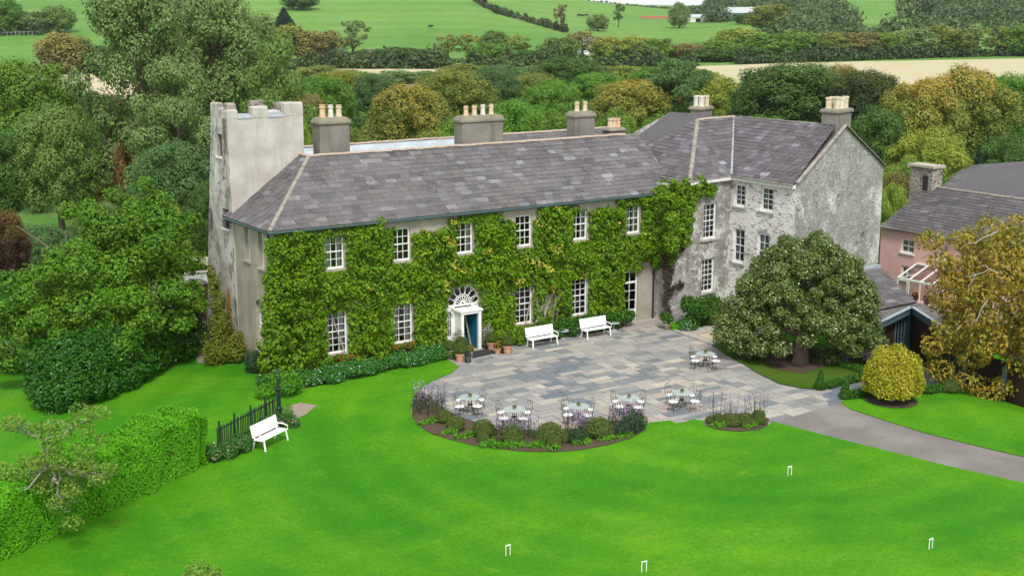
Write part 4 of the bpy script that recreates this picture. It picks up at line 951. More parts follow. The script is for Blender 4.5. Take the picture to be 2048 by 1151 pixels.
# gate, steps and brick pier beside the tower
gt = thing('garden_gate', 'pale iron garden gate at the top of stone steps by the tower', 'gate', gp(398,662))
ga, gb_ = gp(388,664), gp(410,660)
gm = MB(); g0 = np.array([ga[0],ga[1],.55]); gv = np.array([gb_[0]-ga[0], gb_[1]-ga[1], 0])
for k in range(9): q = g0+gv*k/8; obj('bar', MB().tube([q, q+np.array([0,0,1.0])], .014, 5), M['dark_iron'], gt, world=True)
for z_ in (.08,.55,.98): gm.bar(g0+np.array([0,0,z_]), g0+gv+np.array([0,0,z_]), .035)
obj('rails', gm, M['dark_iron'], gt, world=True)
stp = thing('stone_steps', 'three worn stone steps up to the garden gate', 'steps', gp(400,672))
for k in range(3):
    a = gp(386,676-k*5); b_ = gp(413,673-k*5); d_ = np.array([.15,.45,0]); obj('step', MB().obox(np.array([a[0],a[1],-.1]), b_-a, d_*2.5, (0,0,.1+.17*(k+1))), M['stone_step'], stp, world=True, bevel=.02)
pier = thing('brick_pier', 'narrow brick wall end beside the tower gate', 'wall', gp(412,655))
a = gp(413,655); 
for k in range(22): obj('brick', MB().box(a[0]-.12,a[1]-.2,.0+k*.11,a[0]+.18,a[1]+1.4,.1+k*.11), M['brick_red'], pier, world=True)
obj('coping_stone', MB().box(a[0]-.17,a[1]-.25,2.42,a[0]+.23,a[1]+1.45,2.52), M['hip_cement'], pier, world=True)
lw_ = thing('white_yard_wall', 'pale wall glimpsed beyond the garden gate', 'wall', atd(392,600,80)); c_ = gp(396,640); obj('panel', MB().obox(np.array([c_[0]-1.5,c_[1]+3,0]), (5,-.6,0), (.03,.25,0), (0,0,2.1)), M['gatewhite'], lw_, world=True); obj('coping_stone', MB().obox(np.array([c_[0]-1.55,c_[1]+2.95,2.1]), (5.1,-.6,0), (.03,.35,0), (0,0,.08)), M['concrete'], lw_, world=True)

# ------------------------------------------------------------------ plants
RNG = np.random.default_rng(7)
def foliage(name, lobes, L, W, dens, m, parent=None, loc=None, zmin=None, jit=.7, droop=0., flower=0., seed=None, inner=.14, noise_amp=.12):
    rng = np.random.default_rng(seed) if seed is not None else RNG
    V, t_ = lobes_leaves(rng, lobes, L, W, dens, jit, droop, inner, zmin, noise_amp)
    if flower:
        n = len(t_); f = rng.uniform(0,1,n) < flower; t_[:,2] = np.where(f, 1, 0); t_[:,1] = np.where(f, 1, t_[:,1]*.6)
    me = quad_mesh(name, V, t_, M[m])
    return link(name, me, parent, loc)
def bush(name, label, cat, base, lobes, L, W, dens, m, flower=0., group=None, stem=None, jit=.7, seed=None, droop=0.):
    th_ = thing(name, label, cat, base, 0, group)
    foliage('foliage', lobes, L, W, dens, m, th_, flower=flower, jit=jit, seed=seed, droop=droop, zmin=.0)
    if stem:
        sm = MB(); rr_ = random.Random(4)
        for k in range(stem): a = k*2.4; sm.tube([(.08*math.cos(a),.08*math.sin(a),-.05),(.25*math.cos(a)*lobes[0][1][0],.25*math.sin(a)*lobes[0][1][1],lobes[0][0][2]*.8)], [.04,.02], 5)
        tag(obj('stems', sm, M['bark'], th_), kind='stuff')
    return th_
# creeper over the whole front
cr = thing('wall_creeper', 'dense bright green creeper covering the house front, pale tufts among it', 'creeper', (11,0,0))
wins = [(x-uw/2-.02, x+uw/2+.02, 4.9, 6.6) for x in WX]+[(x-lw/2, x+lw/2, .75, 2.92) for x in WX[:2]+WX[3:5]]+[(WX[5]-.55, 23, -.1, 2.95), (DX-1.05, DX+1.0, -.1, 2.4)]
def ztop(x):
    for a, b_, z in ((-1,1.5,6.95),(1.5,4.6,7.0),(4.6,5.6,7.35),(5.6,6.4,6.8),(6.4,9.6,6.35),(9.6,12.6,6.95),(12.6,15,6.45),(15,17.5,6.95),(17.5,20.2,6.55),(20.2,24,7.1)):
        if a <= x < b_: return z
    return 7
rc_ = np.random.default_rng(12); lob = []
while len(lob) < 2300:
    x = rc_.uniform(-.35, 22.2); z = rc_.uniform(.15, 7.1)
    if z > ztop(x)-.1: continue
    if 14.9 < x < 16.3 and .6 < z < 2.3 and rc_.uniform() < .85: continue
    if x > 21.8 and z < 3.2: continue
    if any(a-.12 < x < b_+.12 and c-.1 < z < d-.05 for a, b_, c, d in wins): continue
    if math.hypot(x-DX, z-2.3) < 1.3: continue
    rr_ = rc_.uniform(.16,.36)
    bl = .5+.5*math.sin(x*2.6+1.3*math.sin(z*1.7)+.6*math.sin(x*6.1))*math.sin(z*2.1+1.1*math.sin(x*1.3)+.5*math.sin(z*5.3+x)); th_ = .02+rc_.uniform(.35,1)*.85*max(0,bl-.12)
    if x < 2.2: th_ += (2.2-x)*.2*(1 if z < 5 else .2)*rc_.uniform(.2,1)
    if z < 2 and x < 9: th_ += .12
    nw = min(max(a-x, x-b_, c-z, z-d, 0) for a, b_, c, d in wins)
    if nw < .7 or math.hypot(x-DX, z-2.3) < 1.9: th_ = min(th_, .06+.22*min(nw, max(0, math.hypot(x-DX, z-2.3)-1.15)))
    lob.append(((x-11, -th_, z), (rr_, rr_*.8, rr_*.85)))
for k in range(150):
    z = rc_.uniform(.2,5.2); w_ = .75*(1-z/7); lob.append(((-11-rc_.uniform(0,w_), rc_.uniform(-.7,.35), z), (.3,.3,.3)))
V, t_ = lobes_leaves(rc_, lob, .165, .115, .62, .5, .9, .1, None, .1)
nb_ = 26000; bx = rc_.uniform(-.4,22.1,nb_); bz = rc_.uniform(.05,7.,nb_); zt_ = np.array([ztop(q) for q in bx])
ok = (bz < zt_-.05+.12*np.sin(bx*5))&~((bx > 21.7)&(bz < 3.3))&~((bx > 14.9)&(bx < 16.3)&(bz > .6)&(bz < 2.3)&(rc_.uniform(0,1,nb_) < .8))
bx, bz = bx[ok], bz[ok]; Pb = np.stack([bx-11, -rc_.uniform(.03,.2,len(bx)), bz], 1)
V = np.concatenate([V, leaf_quads(rc_, Pb, np.tile([0,-1,.35],(len(bx),1)), .18, .13, .55, .5)]); t_ = np.concatenate([t_, np.stack([rc_.uniform(0,.8,len(bx)), .5+.5*np.sin(bx*1.7)*np.sin(bz*2.1), np.zeros(len(bx))], 1)])
Cc = V.reshape(-1,4,3).mean(1); keep = (Cc[:,1] < .02)|(Cc[:,0] < -11.02)
t_[:,1] = np.clip(1.0*.45*t_[:,1]+.55*(.5+.5*np.sin(Cc[:,0]*2.6+1.3*np.sin(Cc[:,2]*1.7))*np.sin(Cc[:,2]*2.1+1.1*np.sin(Cc[:,0]*1.3))), 0, 1)  # leaf tone follows the bulges: hollows coloured darker to deepen their shadows
for a, b_, c, d in wins:
    ins = (Cc[:,0]+11 > a-.02)&(Cc[:,0]+11 < b_+.02)&(Cc[:,2] > c)&(Cc[:,2] < d-.05)
    keep &= ~ins | ((rc_.uniform(0,1,len(Cc)) < .05)&((Cc[:,0]+11 < a+.25)|(Cc[:,2] > d-.3)))
keep &= ~((np.hypot(Cc[:,0]+11-DX, Cc[:,2]-2.34) < 1.0)&(Cc[:,2] > 2.2)) | ((rc_.uniform(0,1,len(Cc)) < .25)&(Cc[:,0]+11 > DX+.75))
# pale new growth: mostly on the middle and right of the wall
tc = .5+.5*np.sin(Cc[:,0]*2.1+np.sin(Cc[:,2]*3.1)*1.4)*np.sin(Cc[:,2]*2.7+Cc[:,0]*.9)
pale = (tc > .86)&(Cc[:,1] < -.2)&(rc_.uniform(0,1,len(Cc)) < np.where((Cc[:,0] > -2)&(Cc[:,0] < 7), .8, .08))
t_[:,2] = np.where(pale, 1, 0); t_[:,1] = np.where(pale, .9+.1*t_[:,1], t_[:,1])
V = V.reshape(-1,4,3)[keep].reshape(-1,3); t_ = t_[keep]
link('foliage', quad_mesh('foliage', V, t_, M['creeper_leaf']), cr)
sm = MB(); r = random.Random(6)
for k in range(16):
    x = r.uniform(3.8,5.6) if k < 10 else r.uniform(-10,10); sm.tube([(x,-.18,.0),(x+r.uniform(-.3,.3),-.22,.9),(x+r.uniform(-.7,.7),-.16,2.0),(x+r.uniform(-1,1),-.1,3.2)], [.05,.04,.03,.02], 5)
tag(obj('stems', sm, M['bark_pale'], cr), kind='stuff')
# creeper on the wing
wc = thing('wing_creeper', 'bright green creeper hanging round the corner of the stone wing', 'creeper', (23.8,-1,4)); lob = []
base_ = np.array([23.8,-1,4])
for k in range(150):
    px, py = rc_.uniform(1290,1350), rc_.uniform(365,545)
    if py > 500 and px > 1330: continue
    q = atx(px, py, 23.75-rc_.uniform(0,.3)) if px < 1335 else aty(px, py, -1.7)
    if q[1] > .2: q = np.array([q[0], .1, q[2]])
    if q[2] > 7.5: continue
    lob.append((tuple(q-base_), (.3,.3,.28)))
for k in range(190):
    z = rc_.uniform(3.1,7.4); th2 = rc_.uniform(.1,1.15); o2 = rc_.uniform(.05,.35)
    if z < 4.3 and th2 > .75: continue
    lob.append(((25.15-(2.22+o2)*math.cos(th2)-23.8, .08-(1.54+o2)*math.sin(th2)+1, z-4), (.32,.3,.3)))
for k in range(60):
    z = rc_.uniform(3.5,7.0); lob.append(((rc_.uniform(21.9,23.5)-23.8, -rc_.uniform(.05,.35)+1, z-4), (.32,.28,.3)))
for (px, py) in [(1350+i*6, 368+6*math.sin(i*1.3)+(0 if i < 9 else (i-9)*5)) for i in range(13)]*3+[(1395-i*4, 385+i*9) for i in range(9)]*2+[(1345+i*4, 400+3*math.sin(i)) for i in range(6)]+[(1352+i*3, 465-i*2) for i in range(5)]:
    q = aty(px+rc_.uniform(-6,6), py+rc_.uniform(-7,7), -1.62); lob.append((tuple(q-base_), (.24,.22,.2)))
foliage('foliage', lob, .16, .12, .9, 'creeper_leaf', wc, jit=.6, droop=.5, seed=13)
dc = thing('dead_creeper', 'dark brown dead creeper hanging on the wing corner wall', 'creeper', (24,-1.7,2)); lob = []
for (px, py, s_) in [(1338+RNG.normal(0,5), 505+k*5.2, 1.) for k in range(26)]+[(1330+RNG.normal(0,3), 510+k*5, .7) for k in range(14)]+[(1342+k*2.2, 505-k*.6, .8) for k in range(12)]+[(1345+k*3, 575-k*1.0+RNG.normal(0,3), .8) for k in range(8)]:
    q = aty(px, py, -1.3) if px > 1345 else aty(px, py, -1.1); lob.append((tuple(q-np.array([24,-1.7,2])), (.14*s_,.08,.2*s_)))
foliage('twigs', lob, .12, .03, .8, 'dead_leaf', dc, seed=14, jit=.9, droop=1.)
# courtyard tree
ct = gp(1598,728); tree = thing('courtyard_tree', 'broad evergreen tree with cream blossom standing before the stone wing', 'tree', ct)
c0 = atd(1600,590,66.2); cc = c0-ct
lb = [((cc[0],cc[1],2.6),(2.6,2.6,1.5)), ((cc[0]+.4,cc[1],4.2),(1.6,1.6,1.2))]; rg = np.random.default_rng(3); zt_ = atd(1630,462,66.2)[2]-ct[2]
for k in range(120):
    f = (k+.5)/120; z = .95+f*(zt_-1.45); g_ = (z-1.)/(zt_-1.); R = 3.75*(1-g_**2.2)**.6*(.92+.16*rg.uniform()); a = k*2.39996
    if z < 1.35 and 3.7 < (a % 6.2832) < 4.4: continue
    r_ = rg.uniform(.42,.85)*(1-.3*g_); lb.append(((cc[0]+.5*g_+(R-r_*.7)*math.cos(a), cc[1]-.2*g_+(R-r_*.7)*math.sin(a), z+rg.normal(0,.12)), (r_,r_,r_*.75)))
lb += [(tuple(atd(px,py,65.5)-ct), (.75,.7,.55)) for px, py in ((1455,640),(1470,610),(1490,655),(1500,690),(1450,665),(1735,655),(1745,680),(1700,690),(1665,715),(1640,735),(1720,620),(1475,680))]
foliage('crown', lb, .13, .07, .95, 'court_leaf', tree, seed=5, flower=.14, jit=.6)
tm = MB(); limbs(tm, np.random.default_rng(2), (0,0,-.15), (cc[0]*.6,cc[1]*.6,cc[2]+1.6), .34, 3.2, 9, 10, .22); tm.tube([(.25,-.1,-.1),(.35,.1,.9),(1.2,.3,2.2)], [.3,.24,.1], 8); obj('trunk', tm, M['bark'], tree, smooth=True)
# variegated holly ball on a stem
hc = gp(1783,803); ht = thing('holly_standard', 'clipped round golden variegated standard on a short stem in bare soil', 'tree', hc)
top = atd(1783,683,np.dot(hc-EYE, FW)); rr_ = 58/2637*np.dot(hc-EYE, FW); hz = top[2]-hc[2]
foliage('crown', [((0,0,hz-rr_*1.02),(rr_*.98,rr_*.98,rr_*1.0)),((0,0,hz-rr_*1.3),(rr_*1.0,rr_*1.0,rr_*.85))], .10, .06, 2.3, 'holly_leaf', ht, seed=8, zmin=.42, noise_amp=.05, jit=.8)
obj('trunk', MB().tube([(0,0,-.05),(.02,0,.3),(0,0,.9)], [.13,.09,.08], 8), M['bark_pale'], ht, smooth=True)
# autumn chestnut at the right edge
cb = gp(2030,800); cb = np.array([31.,-19.0,T(31,-19.)]); cht = thing('chestnut_tree', 'autumn chestnut turning orange brown with pale bare twigs at right edge', 'tree', cb)
c0 = atd(2012,600,62.)-cb
rg = np.random.default_rng(17); lb = crown_lobes(rg, c0[0], c0[1], c0[2], 3.4, 4.4, 46, (.2,.34), .8)
lb += [(tuple(atd(px,py,61.5)-cb), (.7,.7,.5)) for px, py in ((1885,520),(1900,600),(1890,660),(1870,690),(1935,760),(1975,790),(2010,770),(1860,480),(1925,480),(1900,560),(1880,740),(1950,710))]
foliage('crown', lb, .20, .10, .5, 'chestnut_leaf', cht, seed=18, droop=1.0, inner=.05)
tm = MB(); limbs(tm, rg, (0,0,-.2), (c0[0],c0[1],c0[2]+3), .35, 4., 10, 9, .25); obj('trunk', tm, M['bark'], cht, smooth=True)
tw = MB()
for pts in (((1996,462),(1980,470),(1968,474),(1950,486),(1934,487),(1918,499)),((2005,547),(1990,543),(1978,538),(1966,545),(1953,548),(1945,560),(1938,572),(1936,590)),((1978,538),(1970,530),(1962,532)),((1953,548),(1940,553),(1930,551)),((1975,600),(1962,618),(1956,636),(1942,646))): tw.tube([atd(px,py,58.8)-cb for px, py in pts], np.linspace(.03,.01,len(pts)), 5)
tag(obj('bare_twigs', tw, M['bark_pale'], cht), kind='stuff')
# evergreen mass left of the tower, laurel bank below it
et = np.array([-6.3,9.4,0]); ev = thing('evergreen_tree', 'big rounded bright evergreen tree left of the tower', 'tree', et); lb = []
for (px, py, d, r_) in ((310,440,66,1.5),(250,450,65,1.5),(205,470,64.5,1.5),(345,460,66,1.4),(375,520,66,1.2),(160,520,63,1.5),(230,540,63,1.6),(300,520,64,1.6),(110,570,62,1.5),(60,600,61.5,1.4),(20,640,61,1.3),(90,650,60.5,1.4),(150,620,61,1.4),(210,610,62,1.3),(340,570,64,1.2),(270,600,62,1.2),(385,590,66,.9),(160,700,60,1.1),(110,700,60,1.1),(50,700,60,1.1),(200,670,61,1.0),(10,720,60,1.0),(60,560,63,1.2),(320,410,67,1.1),(270,420,67,1.2),(120,530,64,1.2),(180,430,67,1.1),(300,640,62,1.1),(240,690,60.5,.9),(365,640,64.5,.9)):
    q = atd(px, py, d)-et
    lb.append((tuple(q), (r_*.72,r_*.72,r_*.6)))
    for k in range(4): lb.append((tuple(q+RNG.normal(0,.6*r_,3)*np.array([1,1,.8])), (r_*.46,r_*.46,r_*.4)))
foliage('crown', lb, .17, .09, .75, 'evergreen_leaf', ev, seed=20, zmin=.6, jit=.6)
tm = MB(); limbs(tm, np.random.default_rng(6), (0,0,-.1), (.3,.3,6.5), .35, 5, 12, 8, .15); obj('trunk', tm, M['bark'], ev, smooth=True)
la = thing('laurel_bank', 'dark glossy laurel hedge in front of the evergreen tree', 'hedge', (-6,3.,0)); lb = []
lp = P((390,712),(350,735),(300,760),(245,790),(190,815),(140,835),(100,825),(85,800)); b0 = np.array([-6,3.,0])
for i in range(len(lp)-1):
    for k in range(4):
        f = k/4; x = lp[i][0]*(1-f)+lp[i+1][0]*f; y = lp[i][1]*(1-f)+lp[i+1][1]*f
        for (dy, z, r_) in ((.85,.75,.85),(1.6,1.6,.9),(2.6,2.1,1.0)): lb.append(((x+.25*dy-.0+RNG.normal(0,.12)+6, y+dy+RNG.normal(0,.15)-3, z+RNG.normal(0,.15)-(0 if i < 5 else .3*(z > 1))), (r_*.95,r_*.9,r_*.8)))
foliage('foliage', lb, .15, .085, .85, 'laurel_leaf', la, seed=22, zmin=0, jit=.6)
# bright clipped hedge at the lower left
hd = thing('clipped_hedge', 'bright lime green clipped hedge crossing the lower left lawn', 'hedge', (-12,-12,0))
f0 = np.array([-6.95,-9.55]); f1 = np.array([-20.,-16.9]); hv = (f1-f0)/np.linalg.norm(f1-f0); hn = np.array([-hv[1], hv[0]]); hn = hn if hn[1] > 0 else -hn
Lh = np.linalg.norm(f1-f0); n = 105000; rg = np.random.default_rng(23)
th_w = 1.75; Hh_ = 2.2
u = rg.uniform(0, Lh, n); sidep = rg.uniform(0,1,n)
per = Hh_+th_w+Hh_*.5; s = sidep*per; front = s < Hh_; topm = (s >= Hh_)&(s < Hh_+th_w)
w_ = np.where(front, 0, np.where(topm, s-Hh_, th_w)); z = np.where(front, s, np.where(topm, Hh_, Hh_-(s-Hh_-th_w)))
# rounded shoulders and an uneven, swelling surface
und = .10*np.sin(u*1.3)+.08*np.sin(u*2.9+1)+.05*np.sin(u*5.1+z*2)
edge = np.clip((.5-w_)/.5,0,1)**2*.22*topm+np.clip((z-1.75)/.45,0,1)**2*0
rnd_end = np.clip((.9-u)/.9,0,1)**2
zz = np.where(topm, z-edge+und*1.2-rnd_end*.25, z*(1+.0*u)+und*z/Hh_*1.0)
ww = np.where(front, .0+und*.9+np.clip((z-1.7)/.5,0,1)**2*.25, w_)
ww = ww+rnd_end*.5*np.sign(th_w/2-ww)*np.abs(th_w/2-ww)/th_w*1.6
depth = rg.uniform(0,1,n)**3*.25
x = f0[0]+hv[0]*u+hn[0]*(ww+np.where(front,depth,0)); y = f0[1]+hv[1]*u+hn[1]*(ww+np.where(front,depth,0)); zz = zz-np.where(topm,depth,0)
# the near end face
ne = 9000; zz2 = rg.uniform(0,1.95,ne); w2 = rg.uniform(.1,th_w-.1,ne); x2 = f0[0]+hn[0]*w2+hv[0]*(.12*np.sin(zz2*3)+.05+rg.uniform(0,.15,ne)); y2 = f0[1]+hn[1]*w2+hv[1]*(.12*np.sin(zz2*3)+.05+rg.uniform(0,.15,ne))
Pn = np.concatenate([np.stack([x+12,y+12,zz],1), np.stack([x2+12,y2+12,zz2],1)])
Nn = np.concatenate([np.where(front[:,None], np.array([-hn[0],-hn[1],.35]), np.where(topm[:,None], np.array([0,0,1.]), np.array([hn[0],hn[1],.3]))), np.tile(np.array([-hv[0],-hv[1],.3]), (ne,1))])
cl = .5+.5*np.sin(Pn[:,0]*3.1)*np.sin(Pn[:,1]*2.7+1)*np.sin(Pn[:,2]*4)
V = leaf_quads(rg, Pn, Nn, .085, .05, .65, 0); tt = np.stack([rg.uniform(0,1,len(Pn)), np.clip(cl+rg.normal(0,.1,len(Pn)),0,1), np.zeros(len(Pn))], 1)
link('foliage', quad_mesh('foliage', V, tt, M['hedge_leaf']), hd)
core = MB(); c1 = f0+hv*.35+hn*.3; core.obox((c1[0]+12,c1[1]+12,-.05), (hv[0]*(Lh-.3),hv[1]*(Lh-.3),0), (hn[0]*(th_w-.6),hn[1]*(th_w-.6),0), (0,0,1.85)); obj('twigs', core, M['bark'], hd)
# old apple tree behind the hedge, lichen grey branches
ab = np.array([-13.6,-9.6,0]); ap = thing('apple_tree', 'gnarled lichen grey apple tree leaning over the lime green hedge', 'tree', ab)
tw = MB(); tw.tube([(0,0,-.1),(.1,-.3,1.2),atd(110,960,42.8)-ab], [.16,.13,.09], 7); lb = []
for pts in (((110,960),(100,930),(122,935),(165,945),(195,965)),((110,960),(115,985),(122,1010),(128,1025)),((122,935),(150,950),(180,948),(215,942)),((100,930),(75,940),(55,945)),((100,930),(95,880),(130,865),(150,850)),((95,880),(60,870),(30,862)),((130,865),(170,840),(185,835)),((60,870),(35,850)),((100,930),(40,985),(5,1000))):
    fine_ = []
    for (xa, ya), (xb, yb_) in zip(pts, pts[1:]):
        for k in range(4): fine_.append((xa+(xb-xa)*k/4+RNG.normal(0,2.6), ya+(yb_-ya)*k/4+RNG.normal(0,2.6)))
    fine_.append(pts[-1]); tw.tube([atd(px,py,42.6+RNG.normal(0,.05))-ab for px, py in fine_], np.linspace(.042,.010,len(fine_)), 5)
    for k in range(5): px, py = fine_[RNG.integers(2,len(fine_))]; tw.tube([atd(px,py,42.6)-ab, atd(px+RNG.normal(0,10),py+RNG.normal(-4,7),42.55)-ab, atd(px+RNG.normal(0,20),py+RNG.normal(-4,14),42.5)-ab], [.016,.011,.006], 4)
    for px, py in pts[1:]:
        for k in range(2): lb.append((tuple(atd(px+RNG.normal(0,16),py-6+RNG.normal(0,10),42.6+RNG.normal(0,.3))-ab), (.36,.36,.22)))
for k in range(26): lb.append((tuple(atd(RNG.uniform(0,230),RNG.uniform(870,1000),43.)-ab), (.30,.30,.2)))
obj('branches', tw, M['bark_pale'], ap, smooth=True); foliage('crown', lb, .11, .06, .42, 'apple_leaf', ap, seed=25, inner=.02, jit=.9)
# top of a bush below the camera
sb = gp(400,1215); bush('young_bush', 'small pale green bush at the bottom edge of the lawn', 'bush', sb, [((0,0,.9),(.45,.45,.62)),((.5,.1,.75),(.35,.35,.42)),((-.35,.1,.7),(.3,.3,.4))], .13, .07, .7, 'apple_leaf', stem=3, seed=26)
# shrubs against the tower and the house end
yb = gp(478,705); bush('yellow_shrub', 'tall yellow green shrub climbing between tower and house end', 'shrub', (-.95,4.3,0),
  [((0,.3,.8),(1.0,.7,.85)),((-.5,-.2,.6),(.7,.6,.65)),((.4,-.4,.6),(.65,.6,.6)),((.1,.5,1.8),(.6,.45,.75)),((.1,.7,2.8),(.42,.35,.75)),((.0,.9,3.7),(.3,.3,.6)),((.6,-.1,1.1),(.5,.45,.5)),((-.1,1.0,4.4),(.22,.22,.4))], .12, .075, .95, 'yellow_shrub_leaf', seed=27, stem=3)
db = gp(508,745); bush('dark_shrub', 'small dark grey green rounded shrub at the house corner', 'shrub', db, [((0,0,.55),(.5,.5,.6)),((.2,-.2,.4),(.4,.4,.4))], .07, .04, 1.1, 'dark_shrub_leaf', seed=28)
sb = gp(35,745); bush('silver_shrub', 'grey green feathery shrub at the left edge beside the yard', 'shrub', sb, [((0,.4,.5),(1.3,.7,.6)),((1.2,.3,.4),(.8,.6,.5)),((-1.3,.5,.6),(1.1,.7,.7)),((.3,1.2,.9),(1.2,.6,.6))], .10, .05, .8, 'silver_leaf', seed=29)
for i, (px, label) in enumerate(((908,'silvery feathery shrub left of the blue door'),(977,'silvery feathery shrub right of the blue door'))):
    q = gp(px, 700 if i == 0 else 697); bush('silver_shrub', label, 'shrub', (q[0],-.45,0), [((0,0,.55),(.34,.3,.4)),((.1,0,.95),(.25,.22,.3)),((-.12,0,.85),(.2,.2,.3))], .10, .03, .6, 'silver_leaf', seed=30+i, group='silver shrubs by the door', jit=1.)
# flowers along the foot of the front
lb = []
for k in range(150):
    f = RNG.uniform(0,1); x = .1+f*9.0; yl = -2.35+f*1.0; y = RNG.uniform(yl, yl*.35); lb.append(((x-4.5,y,.15+.25*(1-(y-yl)/(.65*-yl))*0+RNG.uniform(.05,.3)), (.34,.3,.24)))
fb = thing('flower_strip', 'low green strip of small white flowers along the house front', 'flowers', (4.5,0,0)); foliage('foliage', lb, .10, .06, .9, 'flower_white', fb, flower=.055, seed=33, zmin=.02)
for i, (px, py, n_, lab) in enumerate(((690,708,7,'red geraniums under the leftmost lower window'),(806,686,9,'red geraniums under the lower window left of the door'),(1045,652,9,'red geraniums under the lower window right of the door'),(1163,634,6,'red geraniums under the window behind the far bench'))):
    q = aty(px, py, -.45); bush('window_geranium', lab, 'flowers', (q[0],-.45,max(.25,q[2]-.35)), [((RNG.uniform(-.5,.5),RNG.uniform(-.1,.1),RNG.uniform(.05,.25)),(.2,.18,.16)) for k in range(n_)], .08, .06, .9, 'geranium_leaf', flower=.22, seed=34+i)
for i, (x0, x1, lab) in enumerate(((11.75,13.4,'leafy green shrubs right of the doorway pots'),(14.6,16.9,'low green shrubs behind the nearer white bench'),(16.9,20.6,'low green shrubs behind the farther white bench'))):
    lb = [((RNG.uniform(-.5,.5)*(x1-x0), RNG.uniform(-.55,.1), RNG.uniform(.15,.75)), (.36,.32,.3)) for k in range(int((x1-x0)*14))]
    bush('border_shrub', lab, 'shrub', ((x0+x1)/2,-.5,0), lb, .13, .09, .8, 'box_bright' if i else 'creeper_leaf', seed=40+i)
q = gp(585,800); bush('corner_shrub', 'loose light green shrub at the fence end below the creeper', 'shrub', (q[0],q[1]+.6,0), [((0,0,.6),(.55,.5,.6)),((.4,.2,.5),(.5,.4,.5)),((-.3,.3,.8),(.4,.4,.5)),((-.9,.3,.35),(.5,.4,.35))], .11, .06, .8, 'lime_leaf', seed=44, stem=3)
q = gp(548,780); bush('flowering_shrub', 'small white flowered shrub beside the lamp post', 'shrub', (q[0],q[1],0), [((0,0,.4),(.5,.45,.4)),((-.4,.3,.4),(.4,.4,.35))], .10, .06, .8, 'flower_white', flower=.05, seed=45)
# box balls, verbena and ground cover in the rounded border
bb = []
for v in range(3):
    V, t_ = lobes_leaves(np.random.default_rng(50+v), [((0,0,.78),(1,1,.86)),((.05,-.02,.6),(1.02,1.02,.62))], .13, .08, 1.8, .6, 0, .05, 0., .03)
    bb.append(quad_mesh('foliage', V, t_, M['box_leaf']))
ords = ['first','second','third','fourth','fifth','sixth','seventh','eighth','ninth','tenth','eleventh','twelfth','thirteenth','fourteenth']
balls = [(866,845,10),(889,845,17),(911,860,19),(966,872,23),(966,884,13),(988,884,9),(1025,884,23),(1100,884,27),(1082,888,13),(1127,884,16),(1108,894,15),(1198,874,27)]
for i, (px, py, rp) in enumerate(balls):
    q = gp(px, py); d = np.dot(q-EYE, FW); r_ = rp/2637*d
    t_ = thing('box_ball', '%s clipped box ball from the left in the rounded border'%ords[i], 'shrub', q, RNG.uniform(0,6), 'box balls in the rounded border'); t_.scale = (r_,r_,r_*.95); link('foliage', bb[i%3], t_)
for i, (px, py, rp) in enumerate(((1420,846,10),(1437,845,13),(1464,852,16),(1490,851,18),(1517,838,13),(1518,848,14))):
    q = gp(px, py); d = np.dot(q-EYE, FW); r_ = rp/2637*d
    t_ = thing('box_ball', '%s clipped box ball from the left in the small bed by the drive'%ords[i], 'shrub', q, RNG.uniform(0,6), 'box balls in the small bed'); t_.scale = (r_,r_,r_*.95); link('foliage', bb[i%3], t_).color = (1,1,1,1)
def wisp(name, label, px0, px1, py0, py1, n, h, seed, cat='flowers', flower=True):
    rg = np.random.default_rng(seed); c = gp((px0+px1)/2, (py0+py1)/2); th_ = thing(name, label, cat, c); Cs = []; sm = MB(); fl = []
    for k in range(n):
        q = gp(rg.uniform(px0,px1), rg.uniform(py0,py1))-c; hh = h*rg.uniform(.6,1.15); lean = rg.normal(0,.08,2)
        tip = q+np.array([lean[0],lean[1],hh]); sm.tube([q, (q+tip)/2+np.array([lean[1]*.3,0,0]), tip], [.008,.006,.005], 3, cap=False)
        for j in range(4): fl.append(tip+rg.normal(0,.035,3))
        for j in range(5): Cs.append(q+(tip-q)*rg.uniform(.05,.55)+rg.normal(0,.03,3))
    tag(obj('stems', sm, M['dark_shrub_leaf'], th_), kind='stuff')
    A = np.array(fl+Cs); nf = len(fl); t_ = np.zeros((len(A),3)); t_[:,0] = rg.uniform(0,1,len(A)); t_[:nf,1:] = 1
    tag(link('flower_heads', quad_mesh('flower_heads', leaf_quads(rg, A, np.tile([0,0,1.],(len(A),1)), .07, .045, .9), t_, M['flower_purple']), th_), kind='stuff')
wisp('verbena_clump', 'purple verbena at the left end of the rounded border', 826,890,800,835,110,.95,60)
wisp('verbena_clump', 'wispy purple verbena behind the third box ball group', 985,1080,868,880,70,.8,61)
wisp('verbena_clump', 'purple verbena in front of the middle patio table', 1130,1190,860,876,75,.85,62)
wisp('verbena_clump', 'purple verbena at the right end of the rounded border', 1215,1285,838,862,90,.85,63)
wisp('verbena_clump', 'tall thin verbena in the small bed by the drive', 1420,1535,832,850,60,1.1,64)
q = gp(1262,868); bush('lavender_clump', 'dense grey green lavender clump ending the rounded border', 'shrub', (q[0],q[1]+.1,0), [((0,0,.4),(.45,.4,.45)),((.5,.12,.42),(.4,.36,.42)),((-.4,-.1,.3),(.35,.35,.32))], .13, .025, 1., 'dark_shrub_leaf', seed=65, jit=.9)
q = gp(1152,886); bush('rosemary_clump', 'dark rosemary between the two largest box balls', 'shrub', q, [((0,0,.28),(.4,.36,.32)),((.35,.1,.25),(.3,.3,.26))], .11, .025, 1., 'dark_shrub_leaf', seed=66, jit=.9)
